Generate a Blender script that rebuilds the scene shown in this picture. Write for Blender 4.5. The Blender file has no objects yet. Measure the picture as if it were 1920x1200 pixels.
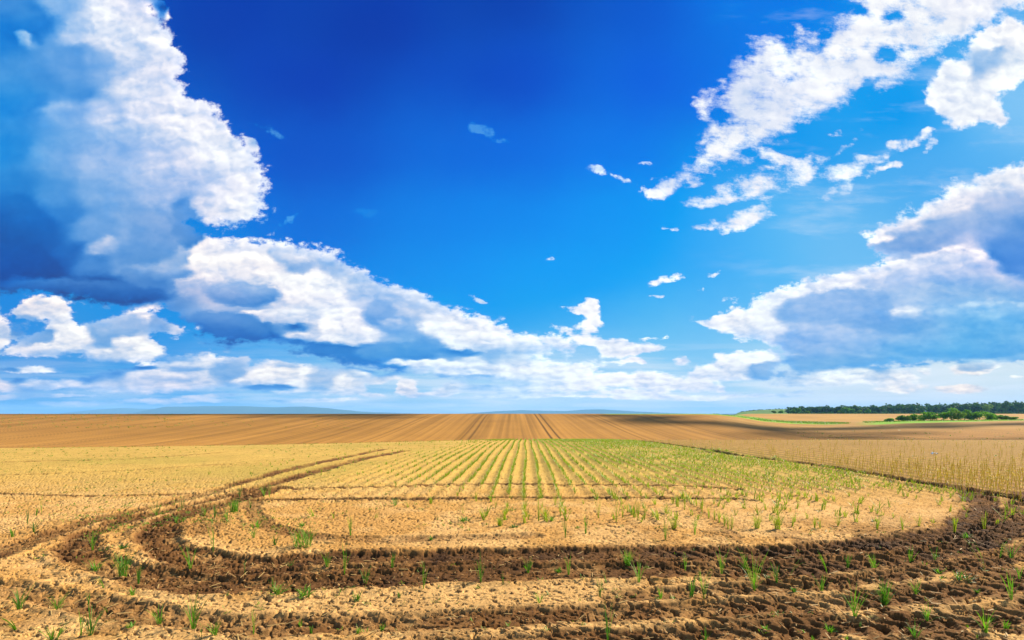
import bpy, math, random
import numpy as np
from mathutils import Vector, Matrix

R = math.radians
random.seed(7)
rng = np.random.default_rng(11)
scene = bpy.context.scene
coll = scene.collection

# ---------------------------------------------------------------- camera
CAM_H = 1.6
cam = bpy.data.cameras.new("camera")
camo = bpy.data.objects.new("camera", cam)
coll.objects.link(camo)
camo.location = (0, 0, CAM_H)
camo.rotation_euler = (R(90), 0, 0)
cam.sensor_width = 36
cam.lens = 18
cam.shift_y = 175 / 1920
cam.clip_start = 0.05
cam.clip_end = 60000
scene.camera = camo
scene.view_settings.view_transform = 'Standard'
scene.view_settings.look = 'None'
scene.view_settings.gamma = 1
scene.view_settings.exposure = EXPO = 1.2
scene.cycles.max_bounces = 6
scene.cycles.volume_bounces = 0
scene.cycles.transparent_max_bounces = 8

# ---------------------------------------------------------------- sun
USE_HAZE = True
SUN_EL, SUN_AZ = R(32), R(58)          # azimuth measured from straight ahead (+Y) to the right
sun_dir = Vector((math.sin(SUN_AZ) * math.cos(SUN_EL), math.cos(SUN_AZ) * math.cos(SUN_EL), math.sin(SUN_EL)))
sl = bpy.data.lights.new("sun", 'SUN')
sl.energy = 5.0
sl.angle = R(0.5)
sl.color = (1.0, 0.90, 0.74)
so = bpy.data.objects.new("sun", sl)
coll.objects.link(so)
so.rotation_euler = (-sun_dir).to_track_quat('-Z', 'Y').to_euler()
so.location = (200, 100, 300)

# ---------------------------------------------------------------- sky with clouds (world shader, by direction)
world = bpy.data.worlds.new("World")
scene.world = world
world.use_nodes = True
wt = world.node_tree
wt.nodes.clear()
WN, WL = wt.nodes, wt.links
BG_STRENGTH = 0.1


class G:
    """small helper to write node maths"""
    def __init__(self, tree):
        self.t = tree

    def node(self, typ, **kw):
        n = self.t.nodes.new(typ)
        for k, v in kw.items():
            setattr(n, k, v)
        return n

    def put(self, sock, v):
        if isinstance(v, bpy.types.NodeSocket):
            self.t.links.new(v, sock)
        elif isinstance(v, (tuple, list)):
            v = tuple(v)
            if len(sock.default_value) == 4 and len(v) == 3:
                v = v + (1,)
            sock.default_value = v
        else:
            sock.default_value = v

    def m(self, op, a, b=None, c=None, clamp=False):
        n = self.node('ShaderNodeMath', operation=op, use_clamp=clamp)
        self.put(n.inputs[0], a)
        if b is not None:
            self.put(n.inputs[1], b)
        if c is not None:
            self.put(n.inputs[2], c)
        return n.outputs[0]

    def v(self, op, a, b=None, c=None, scale=None):
        n = self.node('ShaderNodeVectorMath', operation=op)
        self.put(n.inputs[0], a)
        if b is not None:
            self.put(n.inputs[1], b)
        if c is not None:
            self.put(n.inputs[2], c)
        if scale is not None:
            self.put(n.inputs['Scale'], scale)
        return n.outputs['Value'] if op in ('DOT_PRODUCT', 'LENGTH', 'DISTANCE') else n.outputs[0]

    def sep(self, a):
        n = self.node('ShaderNodeSeparateXYZ')
        self.put(n.inputs[0], a)
        return n.outputs

    def comb(self, x, y, z=0.0):
        n = self.node('ShaderNodeCombineXYZ')
        for i, q in enumerate((x, y, z)):
            self.put(n.inputs[i], q)
        return n.outputs[0]

    def noise(self, vec, scale, detail=4, rough=0.5, dim='2D', lac=2.0, dist=0.0, w=None):
        n = self.node('ShaderNodeTexNoise', noise_dimensions=dim)
        if vec is not None:
            self.put(n.inputs['Vector'], vec)
        if w is not None:
            self.put(n.inputs['W'], w)
        n.inputs['Scale'].default_value = scale
        n.inputs['Detail'].default_value = detail
        n.inputs['Roughness'].default_value = rough
        n.inputs['Lacunarity'].default_value = lac
        n.inputs['Distortion'].default_value = dist
        return n.outputs

    def mix(self, f, a, b, mode='MIX', clamp=True):
        n = self.node('ShaderNodeMix', data_type='RGBA', blend_type=mode, clamp_factor=clamp)
        self.put(n.inputs[0], f)
        self.put(n.inputs[6], a)
        self.put(n.inputs[7], b)
        return n.outputs[2]

    def step(self, x, lo, hi, out0=0.0, out1=1.0):
        n = self.node('ShaderNodeMapRange', interpolation_type='SMOOTHSTEP')
        self.put(n.inputs['Value'], x)
        self.put(n.inputs['From Min'], lo)
        self.put(n.inputs['From Max'], hi)
        self.put(n.inputs['To Min'], out0)
        self.put(n.inputs['To Max'], out1)
        return n.outputs[0]

    def attr(self, name):
        n = self.node('ShaderNodeAttribute', attribute_name=name)
        return n.outputs


def lin(c):
    c = np.asarray(c, float) / 255.0
    return np.where(c <= 0.04045, c / 12.92, ((c + 0.055) / 1.055) ** 2.4)

# -- layout of the sky: outlines and tones in a table of directions (tan azimuth, tan elevation)
NU, NV = 256, 256
U0, U1, V0, V1 = -160.0, 2080.0, -110.0, 790.0
gu = np.linspace(U0, U1, NU)
gv = np.linspace(V0, V1, NV)
PX, PY = np.meshgrid(gu, gv, indexing='ij')


def poly_sd(pts):
    """signed distance (inside positive) of every table cell to a closed outline"""
    P = np.array(pts, float)
    Q = np.roll(P, -1, axis=0)
    d2 = np.full(PX.shape, 1e12)
    inside = np.zeros(PX.shape, bool)
    for (ax, ay), (bx, by) in zip(P, Q):
        ex, ey = bx - ax, by - ay
        L = ex * ex + ey * ey + 1e-9
        t = np.clip(((PX - ax) * ex + (PY - ay) * ey) / L, 0, 1)
        d2 = np.minimum(d2, (PX - ax - t * ex) ** 2 + (PY - ay - t * ey) ** 2)
        if ay != by:
            c = ((ay > PY) != (by > PY)) & (PX < (bx - ax) * (PY - ay) / (by - ay) + ax)
            inside ^= c
    d = np.sqrt(d2)
    return np.where(inside, d, -d)


def ell_sd(cx, cy, rx, ry, rot=0):
    a = R(rot)
    x = (PX - cx) * math.cos(a) + (PY - cy) * math.sin(a)
    y = -(PX - cx) * math.sin(a) + (PY - cy) * math.cos(a)
    r = np.sqrt((x / rx) ** 2 + (y / ry) ** 2) + 1e-9
    return (1 - r) * min(rx, ry) * (1.0 if rx < 3 * ry else 1.3)


def field(samples, p=3.2, ky=1.6, reg=6.0):
    """smooth colour field through scattered samples (x, y, r, g, b)"""
    S = np.array(samples, float)
    acc = np.zeros(PX.shape + (3,))
    wsum = np.zeros(PX.shape)
    for x, y, r, g, b in S:
        d = np.sqrt((PX - x) ** 2 + (ky * (PY - y)) ** 2 + reg ** 2)
        w = d ** (-p)
        acc += w[..., None] * np.array([r, g, b]) ** 1.0
        wsum += w
    return acc / wsum[..., None]


SKY = [(-100, 60, 0, 115, 205), (960, 0, 0, 68, 172), (700, 40, 0, 62, 168), (450, 20, 0, 68, 175), (1200, 20, 0, 90, 205),
       (1400, 20, 0, 122, 232), (600, 150, 0, 66, 180), (960, 150, 0, 76, 195), (1200, 150, 0, 98, 222), (1300, 160, 0, 108, 228),
       (600, 300, 0, 84, 200), (900, 300, 0, 100, 220), (1150, 280, 0, 118, 235), (600, 420, 0, 108, 218), (800, 420, 0, 126, 232),
       (1000, 420, 0, 138, 242), (1200, 420, 8, 148, 246), (750, 490, 0, 138, 236), (900, 520, 0, 152, 246), (1050, 520, 4, 155, 250), (1180, 520, 30, 158, 246),
       (1300, 470, 60, 170, 248), (1400, 430, 82, 176, 244), (1500, 410, 110, 190, 244), (1600, 240, 60, 165, 240), (1680, 220, 15, 145, 235), (1760, 290, 95, 175, 240),
       (1500, 270, 40, 150, 235), (1600, 420, 120, 192, 242), (1700, 350, 90, 175, 240), (1850, 270, 90, 178, 242), (1890, 220, 150, 205, 246), (1550, 480, 125, 196, 244),
       (1400, 510, 85, 180, 245), (1280, 570, 80, 182, 246), (1150, 600, 60, 172, 240), (1000, 590, 60, 165, 238), (960, 560, 20, 155, 240), (1220, 630, 110, 195, 242),
       (1350, 640, 120, 198, 242), (20, 575, 20, 130, 220), (350, 580, 10, 135, 225), (300, 590, 20, 140, 228), (310, 650, 40, 148, 226), (100, 640, 60, 145, 222), (20, 690, 40, 140, 220),
       (400, 650, 50, 155, 230), (450, 662, 80, 168, 234), (500, 755, 165, 210, 244), (200, 755, 112, 180, 234), (0, 760, 80, 165, 228), (800, 755, 208, 230, 248),
       (790, 722, 120, 190, 232), (650, 752, 160, 204, 240), (1000, 755, 225, 240, 250), (1200, 755, 236, 245, 250), (1500, 752, 236, 244, 250),
       (1800, 752, 238, 244, 246), (1900, 705, 218, 234, 238), (1650, 742, 224, 234, 240), (1200, 735, 200, 226, 245), (1000, 742, 205, 230, 248),
       (1150, 690, 165, 212, 243), (1480, 735, 205, 226, 240), (2050, 740, 220, 232, 236), (-140, 740, 90, 165, 225)]

C = [  # cloud tones
    (60, 20, 40, 120, 205), (20, 60, 0, 108, 205), (75, 45, 10, 110, 205), (110, 8, 120, 175, 232), (200, 15, 222, 232, 250), (250, 60, 236, 240, 252), (285, 20, 240, 240, 250),
    (300, 80, 240, 243, 253), (320, 110, 238, 238, 248), (150, 60, 165, 198, 238), (130, 100, 70, 142, 215), (180, 120, 110, 165, 228), (250, 120, 200, 215, 245), (330, 140, 240, 238, 250),
    (100, 160, 50, 132, 212), (150, 170, 45, 130, 212), (60, 200, 20, 122, 214), (200, 150, 130, 175, 230), (230, 145, 175, 202, 240), (260, 140, 242, 242, 252), (235, 160, 200, 218, 245), (280, 170, 205, 218, 244),
    (120, 210, 100, 160, 228), (200, 200, 165, 195, 238), (270, 200, 222, 228, 246), (330, 200, 226, 232, 248), (360, 180, 245, 243, 252), (400, 240, 240, 242, 252), (440, 300, 238, 240, 252),
    (365, 235, 250, 248, 252), (440, 260, 238, 240, 250), (500, 330, 245, 247, 254), (470, 290, 225, 232, 248), (360, 290, 205, 218, 244), (380, 330, 195, 208, 240), (310, 300, 182, 202, 240), (200, 300, 130, 176, 230),
    (100, 290, 95, 158, 226), (20, 280, 6, 124, 214), (20, 200, 4, 122, 214), (5, 240, 30, 130, 215), (430, 380, 228, 233, 250), (480, 390, 225, 230, 248), (380, 390, 210, 220, 244), (310, 370, 160, 190, 236),
    (200, 370, 112, 166, 226), (100, 370, 60, 140, 216), (20, 350, 20, 118, 205), (30, 390, 5, 92, 182), (80, 420, 18, 98, 186), (120, 400, 50, 128, 208), (180, 430, 105, 160, 222), (240, 400, 120, 170, 228),
    (260, 440, 118, 168, 226), (330, 430, 108, 155, 214), (340, 385, 92, 146, 212), (300, 480, 110, 160, 222), (340, 490, 135, 176, 228), (240, 490, 105, 155, 216), (170, 490, 70, 130, 202), (120, 480, 35, 105, 190),
    (40, 470, 8, 80, 168), (20, 510, 8, 72, 162), (100, 530, 12, 74, 164), (20, 545, 30, 92, 170), (190, 540, 22, 84, 170), (260, 560, 28, 90, 175), (300, 535, 80, 132, 202), (350, 540, 160, 186, 226), (330, 575, 90, 146, 212),
    (380, 450, 240, 242, 250), (420, 455, 235, 240, 252), (450, 480, 250, 250, 253), (540, 470, 215, 225, 245), (510, 455, 250, 250, 252), (500, 510, 250, 248, 250), (400, 510, 245, 242, 245), (380, 495, 250, 244, 238),
    (570, 500, 160, 186, 230), (610, 500, 240, 243, 250), (580, 540, 252, 252, 250), (620, 545, 240, 243, 250), (640, 500, 175, 198, 236), (590, 465, 240, 243, 250), (680, 510, 245, 246, 252), (660, 540, 200, 216, 244),
    (360, 520, 225, 230, 242), (400, 580, 150, 180, 226), (450, 585, 140, 175, 224), (540, 590, 225, 232, 246), (590, 600, 215, 224, 244), (560, 615, 40, 118, 200), (400, 610, 50, 118, 195), (480, 610, 30, 105, 190),
    (420, 630, 15, 92, 182), (500, 635, 15, 98, 188), (560, 640, 40, 115, 195), (620, 610, 245, 243, 250), (650, 600, 250, 248, 252), (660, 630, 225, 232, 248), (700, 635, 170, 196, 236), (600, 632, 235, 240, 250), (560, 628, 190, 210, 240),
    (700, 560, 185, 205, 240), (730, 545, 226, 234, 248), (760, 570, 205, 218, 244), (800, 570, 230, 236, 250), (720, 590, 140, 182, 232), (760, 600, 150, 186, 234), (700, 650, 70, 150, 220), (640, 662, 30, 112, 196),
    (760, 640, 140, 184, 232), (790, 660, 60, 150, 222), (860, 612, 255, 255, 255), (880, 640, 248, 250, 254), (910, 610, 252, 252, 255), (900, 585, 235, 240, 250), (930, 640, 240, 246, 253), (840, 590, 225, 234, 248), (830, 662, 90, 168, 232),
    (980, 645, 248, 250, 254), (1040, 640, 252, 252, 255), (1070, 625, 255, 255, 255), (1000, 625, 245, 248, 253), (960, 668, 195, 220, 246), (920, 665, 130, 190, 238), (740, 685, 50, 140, 218), (700, 688, 60, 145, 222),
    (830, 692, 228, 236, 250), (900, 690, 238, 242, 252), (780, 678, 170, 204, 242), (960, 695, 240, 244, 252), (1000, 700, 255, 255, 255), (1040, 690, 235, 242, 252), (1060, 715, 230, 238, 250), (1100, 710, 254, 254, 255), (1110, 735, 250, 250, 252),
    (900, 715, 150, 198, 238), (960, 722, 215, 230, 248), (1180, 645, 250, 252, 255), (1120, 645, 235, 244, 252), (1100, 580, 255, 255, 255), (1170, 672, 252, 252, 255),
    # low left cumulus
    (90, 575, 250, 244, 242), (60, 590, 215, 222, 240), (30, 580, 190, 206, 234), (100, 600, 230, 230, 240), (40, 620, 110, 160, 220), (70, 640, 150, 186, 228), (120, 630, 250, 244, 240), (140, 640, 250, 246, 242),
    (0, 600, 245, 238, 238), (20, 615, 210, 220, 240), (0, 645, 240, 236, 240), (90, 655, 245, 240, 240), (140, 665, 160, 190, 232), (40, 665, 200, 214, 238), (200, 610, 165, 192, 230), (280, 585, 245, 244, 248),
    (250, 605, 150, 182, 226), (300, 610, 165, 192, 232), (200, 640, 130, 174, 224), (240, 640, 242, 238, 240), (270, 670, 252, 246, 240), (290, 660, 250, 246, 242), (340, 618, 200, 216, 240), (190, 668, 240, 240, 244),
    (220, 690, 60, 135, 210), (120, 680, 90, 155, 222), (60, 692, 240, 240, 246), (30, 705, 50, 135, 215), (170, 705, 70, 145, 220), (260, 705, 210, 212, 236), (310, 708, 225, 222, 238), (380, 712, 222, 222, 238),
    (320, 675, 140, 182, 230), (350, 690, 180, 204, 236), (400, 680, 235, 235, 242), (200, 725, 190, 204, 236), (140, 727, 215, 218, 238), (70, 722, 200, 206, 236), (5, 722, 232, 214, 224), (60, 730, 110, 170, 228),
    (440, 690, 150, 188, 234), (440, 720, 150, 190, 236), (510, 700, 252, 244, 236), (540, 708, 245, 238, 236), (480, 712, 215, 222, 240), (500, 728, 60, 145, 216), (560, 690, 235, 235, 240), (570, 710, 240, 238, 242),
    (600, 700, 165, 196, 236), (600, 725, 170, 202, 240), (640, 720, 250, 240, 234), (620, 738, 225, 228, 242), (670, 710, 200, 214, 240), (680, 730, 225, 230, 245), (750, 720, 252, 240, 234), (760, 738, 250, 240, 236), (840, 720, 225, 234, 246), (800, 738, 215, 226, 242),
    # right bank
    (1300, 602, 250, 252, 255), (1360, 590, 250, 252, 255), (1420, 590, 235, 240, 250), (1440, 560, 255, 255, 255), (1500, 545, 245, 248, 254), (1560, 535, 245, 247, 252), (1500, 570, 130, 180, 234), (1560, 580, 105, 165, 228),
    (1400, 615, 236, 240, 250), (1460, 630, 200, 218, 246), (1400, 635, 215, 228, 248), (1500, 620, 140, 182, 234), (1480, 660, 140, 186, 236), (1540, 640, 115, 168, 228), (1520, 680, 75, 155, 222), (1600, 620, 95, 158, 224), (1600, 660, 110, 172, 230),
    (1620, 520, 200, 216, 245), (1660, 500, 235, 238, 250), (1720, 500, 190, 208, 242), (1800, 480, 195, 212, 242), (1850, 500, 150, 185, 235), (1700, 540, 125, 175, 230), (1800, 550, 110, 168, 228), (1900, 540, 100, 165, 226), (1900, 500, 45, 112, 205), (1880, 470, 60, 125, 212), (1980, 500, 45, 112, 205),
    (1700, 590, 165, 200, 240), (1740, 592, 130, 180, 234), (1860, 575, 120, 185, 238), (1700, 615, 60, 150, 222), (1800, 600, 75, 162, 230), (1640, 590, 80, 150, 222), (1900, 610, 60, 158, 228), (1750, 640, 70, 155, 225), (1680, 660, 70, 160, 228), (1820, 650, 40, 148, 222), (1900, 660, 75, 160, 226),
    (1740, 670, 60, 152, 222), (1640, 685, 80, 155, 220), (1640, 430, 245, 248, 254), (1680, 410, 252, 252, 255), (1760, 380, 240, 244, 252), (1700, 430, 190, 206, 238), (1660, 460, 110, 160, 225), (1800, 360, 250, 250, 254), (1860, 330, 252, 252, 255),
    (1900, 330, 225, 232, 246), (1800, 390, 190, 205, 238), (1860, 380, 160, 184, 228), (1760, 420, 110, 160, 222), (1860, 420, 90, 148, 218), (1780, 450, 120, 165, 225), (1720, 450, 90, 145, 216), (1920, 430, 55, 125, 208), (1700, 475, 130, 172, 230), (2050, 400, 100, 150, 215), (2050, 640, 80, 150, 220),
    # upper right
    (1600, 30, 252, 252, 255), (1660, 40, 255, 255, 255), (1800, 20, 238, 240, 250), (1740, 60, 225, 232, 246), (1700, 100, 250, 251, 255), (1450, 90, 250, 250, 254), (1500, 120, 248, 249, 254), (1420, 150, 195, 212, 245),
    (1400, 200, 210, 222, 246), (1460, 180, 225, 232, 248), (1540, 150, 252, 252, 255), (1560, 190, 250, 250, 254), (1440, 240, 252, 252, 255), (1370, 260, 240, 244, 252), (1330, 310, 252, 252, 255), (1330, 190, 248, 250, 254), (1640, 150, 225, 232, 248),
    (1780, 100, 215, 226, 244), (1860, 80, 255, 255, 255), (1780, 130, 255, 255, 255), (1850, 110, 130, 178, 228), (1830, 130, 150, 190, 232), (1890, 150, 255, 255, 255), (1800, 190, 230, 238, 250), (1850, 210, 248, 250, 254), (1760, 180, 250, 250, 255), (1960, 60, 255, 255, 255),
    (1420, 340, 250, 250, 255), (1320, 380, 248, 250, 255), (1240, 350, 250, 250, 255), (1590, 320, 252, 252, 255), (1380, 420, 252, 252, 255), (1245, 525, 252, 253, 255), (915, 248, 70, 145, 225), (690, 402, 20, 125, 225), (480, 232, 40, 110, 205), (535, 415, 60, 150, 230), (895, 562, 225, 240, 252), (1130, 322, 200, 225, 250), (515, 248, 70, 140, 215), (305, 15, 30, 105, 205),
    (1340, 690, 252, 252, 255), (1400, 670, 255, 255, 255), (1440, 680, 250, 250, 254), (1430, 700, 90, 160, 225), (1240, 712, 250, 250, 255), (1300, 730, 240, 240, 248), (1380, 712, 225, 228, 244), (1280, 700, 235, 240, 250),
    (1560, 712, 245, 240, 238), (1620, 702, 248, 242, 236), (1700, 710, 238, 238, 244), (1640, 715, 200, 220, 242), (1560, 725, 195, 215, 238), (1680, 730, 248, 238, 228), (1740, 690, 225, 230, 238), (1830, 690, 150, 185, 226), (1790, 700, 240, 232, 228), (1800, 728, 252, 232, 220), (1870, 693, 240, 234, 230),
]

# outlines: (points, softness in px, strength)
POLYS = [
    ([(-260, -250), (210, -250), (285, 0), (312, 45), (345, 95), (345, 150), (362, 185), (408, 205), (436, 235), (462, 268), (480, 285), (490, 310), (520, 330), (520, 350), (495, 372), (508, 402), (470, 420), (442, 432), (400, 424), (350, 410),
      (372, 428), (430, 448), (540, 446), (600, 465), (650, 482), (695, 512), (745, 530), (800, 555), (855, 578), (900, 588), (945, 600), (955, 618), (1000, 628), (1050, 625), (1085, 616), (1090, 640), (1062, 664), (1000, 668), (1110, 676),
      (1122, 690), (1112, 702), (1140, 735), (1085, 738), (1020, 728), (960, 724), (900, 712), (820, 706), (740, 697), (690, 690), (630, 680), (520, 652), (430, 650), (360, 640), (372, 622), (320, 585), (200, 575), (60, 556), (-260, 566)], 34),
    ([(-200, 590), (-50, 580), (0, 578), (22, 605), (50, 612), (55, 622), (20, 640), (0, 655), (-60, 668), (-200, 670)], 20),
    ([(18, 585), (45, 560), (70, 550), (125, 562), (136, 575), (138, 592), (155, 615), (170, 645), (175, 660), (150, 668), (60, 668), (0, 664), (20, 640), (70, 620), (85, 605), (30, 600)], 18),
    ([(150, 605), (200, 590), (250, 578), (280, 577), (300, 590), (318, 602), (345, 612), (374, 620), (350, 628), (320, 632), (290, 620), (280, 628), (312, 655), (300, 676), (250, 680), (200, 682), (160, 680), (150, 650)], 18),
    ([(-200, 690), (10, 686), (80, 684), (130, 694), (60, 700), (-200, 700)], 10),
    ([(-200, 708), (60, 708), (100, 716), (190, 700), (240, 690), (310, 672), (340, 664), (380, 664), (402, 662), (420, 670), (465, 668), (470, 682), (520, 678), (560, 682), (620, 688), (650, 700), (680, 706), (692, 722), (690, 738), (640, 742), (520, 735), (440, 728), (250, 738), (160, 730), (-200, 734)], 20),
    ([(735, 742), (745, 715), (755, 706), (780, 712), (776, 722), (785, 738), (800, 742), (770, 746)], 10),
    ([(790, 740), (822, 728), (840, 714), (862, 712), (872, 724), (858, 738), (830, 745)], 10),
    ([(1074, 634), (1105, 628), (1150, 634), (1200, 640), (1252, 652), (1232, 662), (1180, 665), (1150, 672), (1125, 668), (1125, 655), (1080, 648)], 12),
    ([(1040, 573), (1052, 572), (1072, 582), (1086, 580), (1098, 558), (1108, 562), (1126, 562), (1126, 584), (1142, 608), (1128, 620), (1105, 616), (1100, 600), (1078, 590)], 11),
    ([(1128, 682), (1160, 672), (1180, 664), (1200, 676), (1215, 686), (1170, 686)], 9),
    ([(1165, 722), (1185, 700), (1200, 695), (1240, 698), (1290, 705), (1298, 690), (1345, 676), (1342, 664), (1400, 660), (1440, 658), (1462, 656), (1472, 680), (1440, 712), (1400, 712), (1330, 716), (1330, 735), (1240, 735)], 14),
    ([(1288, 603), (1320, 596), (1342, 580), (1375, 572), (1405, 572), (1402, 555), (1440, 542), (1500, 525), (1560, 515), (1640, 496), (1655, 482), (1625, 460), (1618, 440), (1640, 418), (1690, 398), (1755, 372), (1765, 345), (1830, 328), (1900, 298), (2300, 220), (2300, 690), (1900, 684), (1760, 682), (1600, 694), (1520, 706), (1460, 712),
      (1445, 700), (1475, 685), (1465, 660), (1440, 645), (1375, 635), (1340, 622)], 26),
    ([(1575, -250), (1585, -20), (1590, 20), (1560, 50), (1515, 62), (1490, 95), (1465, 62), (1425, 60), (1412, 75), (1410, 110), (1368, 128), (1356, 165), (1362, 220), (1330, 240), (1318, 262), (1308, 295), (1272, 322), (1330, 334), (1370, 312), (1400, 285), (1450, 262), (1500, 240), (1540, 225), (1600, 185), (1680, 160), (1720, 125), (1780, 95), (1840, 55), (1900, 20), (2300, -50), (2300, -250)], 30),
    ([(1728, 178), (1745, 150), (1762, 112), (1800, 105), (1830, 60), (1880, 25), (1925, 40), (2300, 0), (2300, 140), (1940, 150), (1905, 175), (1878, 190), (1892, 232), (1865, 245), (1845, 225), (1795, 246), (1765, 222), (1735, 205)], 18),
]
ELLS = [(1328, 195, 24, 26, -20, 14), (1242, 352, 34, 16, -25, 12), (1325, 380, 48, 14, -8, 12), (1418, 345, 48, 22, -12, 14), (1385, 374, 20, 6, 12, 7), (1450, 292, 34, 13, 38, 10), (1500, 325, 36, 24, -22, 14), (1592, 316, 40, 21, -12, 14), (1572, 356, 28, 9, -15, 9), (1545, 372, 10, 4, -25, 5),
        (1350, 418, 48, 9, -8, 9), (1405, 408, 50, 16, -24, 11), (1246, 526, 40, 9, -10, 9), (1260, 520, 22, 9, 10, 8), (1336, 512, 12, 6, -25, 6), (1318, 548, 8, 3, 0, 5), (1376, 562, 14, 7, -10, 7), (1256, 428, 18, 4, 5, 6), (1120, 320, 24, 7, 15, 8), (1160, 334, 22, 5, 25, 7),
        (1680, 270, 22, 10, -15, 9), (1742, 270, 22, 9, -45, 8), (1580, 275, 34, 5, -32, 7), (1650, 302, 18, 6, -35, 7), (1680, 312, 14, 6, -10, 7), (1630, 330, 16, 4, -40, 6), (1700, 330, 16, 3, -35, 5), (1615, 240, 16, 3, -35, 5),
        (905, 244, 20, 10, 15, 9), (940, 267, 14, 6, 25, 7), (514, 250, 20, 9, 35, 8), (470, 268, 16, 12, 20, 9), (480, 232, 20, 5, 25, 6), (300, 14, 30, 12, 40, 10), (535, 415, 26, 5, -35, 7), (690, 402, 22, 8, 10, 7), (898, 562, 20, 4, 18, 6), (1030, 488, 16, 2.5, 0, 5), (1210, 306, 18, 3, 0, 5), (1500, 60, 20, 9, 60, 8),
        (1276, 675, 18, 8, 0, 8), (1228, 556, 14, 3, 0, 5), (1250, 632, 8, 2.5, 0, 4), (1215, 633, 16, 2, 0, 4), (1300, 722, 34, 8, 0, 9), (1345, 728, 12, 8, 0, 7), (1560, 714, 100, 11, -2, 12), (1650, 702, 70, 14, 6, 10), (1735, 692, 14, 12, 50, 8), (1800, 729, 44, 8, 0, 10), (1830, 690, 44, 12, -6, 10), (1690, 726, 50, 9, 0, 12), (1905, 706, 14, 3, 0, 5), (1500, 738, 26, 4, -5, 8),
        (160, 662, 9, 5, 0, 5), (326, 634, 8, 4, 0, 4), (700, 742, 20, 5, 0, 7), (910, 745, 20, 3, 0, 6), (140, 758, 60, 4, 0, 9), (-40, 745, 90, 5, 0, 9), (380, 745, 60, 4, -5, 9), (660, 700, 40, 12, 0, 9), (700, 712, 24, 8, 0, 8), (735, 705, 20, 6, 0, 7),
        (980, 742, 90, 5, 0, 8), (1180, 745, 120, 4, 0, 8), (1420, 742, 90, 5, 0, 8), (1010, 728, 120, 8, 0, 9), (1140, 712, 40, 12, -5, 10), (880, 728, 60, 6, 0, 8), (600, 750, 90, 4, 0, 8), (330, 752, 120, 4, 0, 8), (60, 742, 110, 4, 0, 7),
        (1195, 735, 60, 7, 0, 8), (1310, 748, 60, 4, 0, 7), (40, 728, 60, 6, 0, 8), (1110, 612, 20, 14, 30, 9), (1560, 255, 14, 4, -35, 6), (1520, 288, 10, 4, -30, 6), (1630, 300, 22, 7, -25, 8), (1655, 322, 20, 6, -35, 7), (1720, 258, 30, 9, -35, 8), (1540, 300, 14, 8, -20, 8),
        (1300, 345, 20, 7, -20, 8), (1352, 356, 22, 9, -10, 8), (1470, 358, 26, 8, -15, 8), (1440, 372, 20, 6, -5, 7), (1300, 330, 26, 10, -15, 8), (1228, 330, 10, 4, 10, 6), (1210, 352, 12, 7, 10, 7), (1480, 300, 22, 12, 20, 9), (1440, 318, 22, 9, 10, 8)]

sd = np.full(PX.shape, -1.0)
for pts, soft in POLYS:
    sd = np.maximum(sd, np.clip(poly_sd(pts) / soft, -1, 1))
for cx, cy, rx, ry, rot, soft in ELLS:
    sd = np.maximum(sd, np.clip(ell_sd(cx, cy, rx * 1.05, ry * 1.12, rot) / soft, -1, .34 if ry < 12 else 0.6))
# gaps of blue seen through the upper right cloud
for cx, cy, rx, ry, rot in [(1668, 105, 22, 12, 0), (1675, 30, 14, 10, -30), (1605, 18, 16, 10, 0), (1350, 215, 10, 20, -20), (1540, 75, 10, 22, 30), (1500, 205, 0.1, 0.1, 0), (1620, 170, 30, 10, -30), (338, 230, 0.1, 0.1, 0)]:
    sd = np.minimum(sd, np.clip(-ell_sd(cx, cy, rx * 1.3, ry * 1.3, rot) / 14 + 0.35, -.5, 1))

skyc = field(SKY, p=3.4, ky=1.5, reg=90.0)
cldc = field(C, p=4.2, ky=1.7, reg=9.0)


def puff(cx, cy, rx, ry, top, bot, soft=0.25, rot=0):
    """a heap of cloud with a lit top and a shaded foot, laid over what is behind it"""
    a = R(rot)
    x = (PX - cx) * math.cos(a) + (PY - cy) * math.sin(a)
    y = -(PX - cx) * math.sin(a) + (PY - cy) * math.cos(a)
    r = np.sqrt((x / rx) ** 2 + (y / ry) ** 2)
    al = np.clip((1 - r) / (soft * 0.6), 0, 1)
    al = al * al * (3 - 2 * al)
    t = np.clip(y / ry * 0.5 + 0.5, 0, 1)[..., None]
    t = t * t * (3 - 2 * t)
    col = np.array(top, float) * (1 - t) + np.array(bot, float) * t
    cldc[:] = cldc * (1 - al[..., None]) + col * al[..., None]


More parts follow.
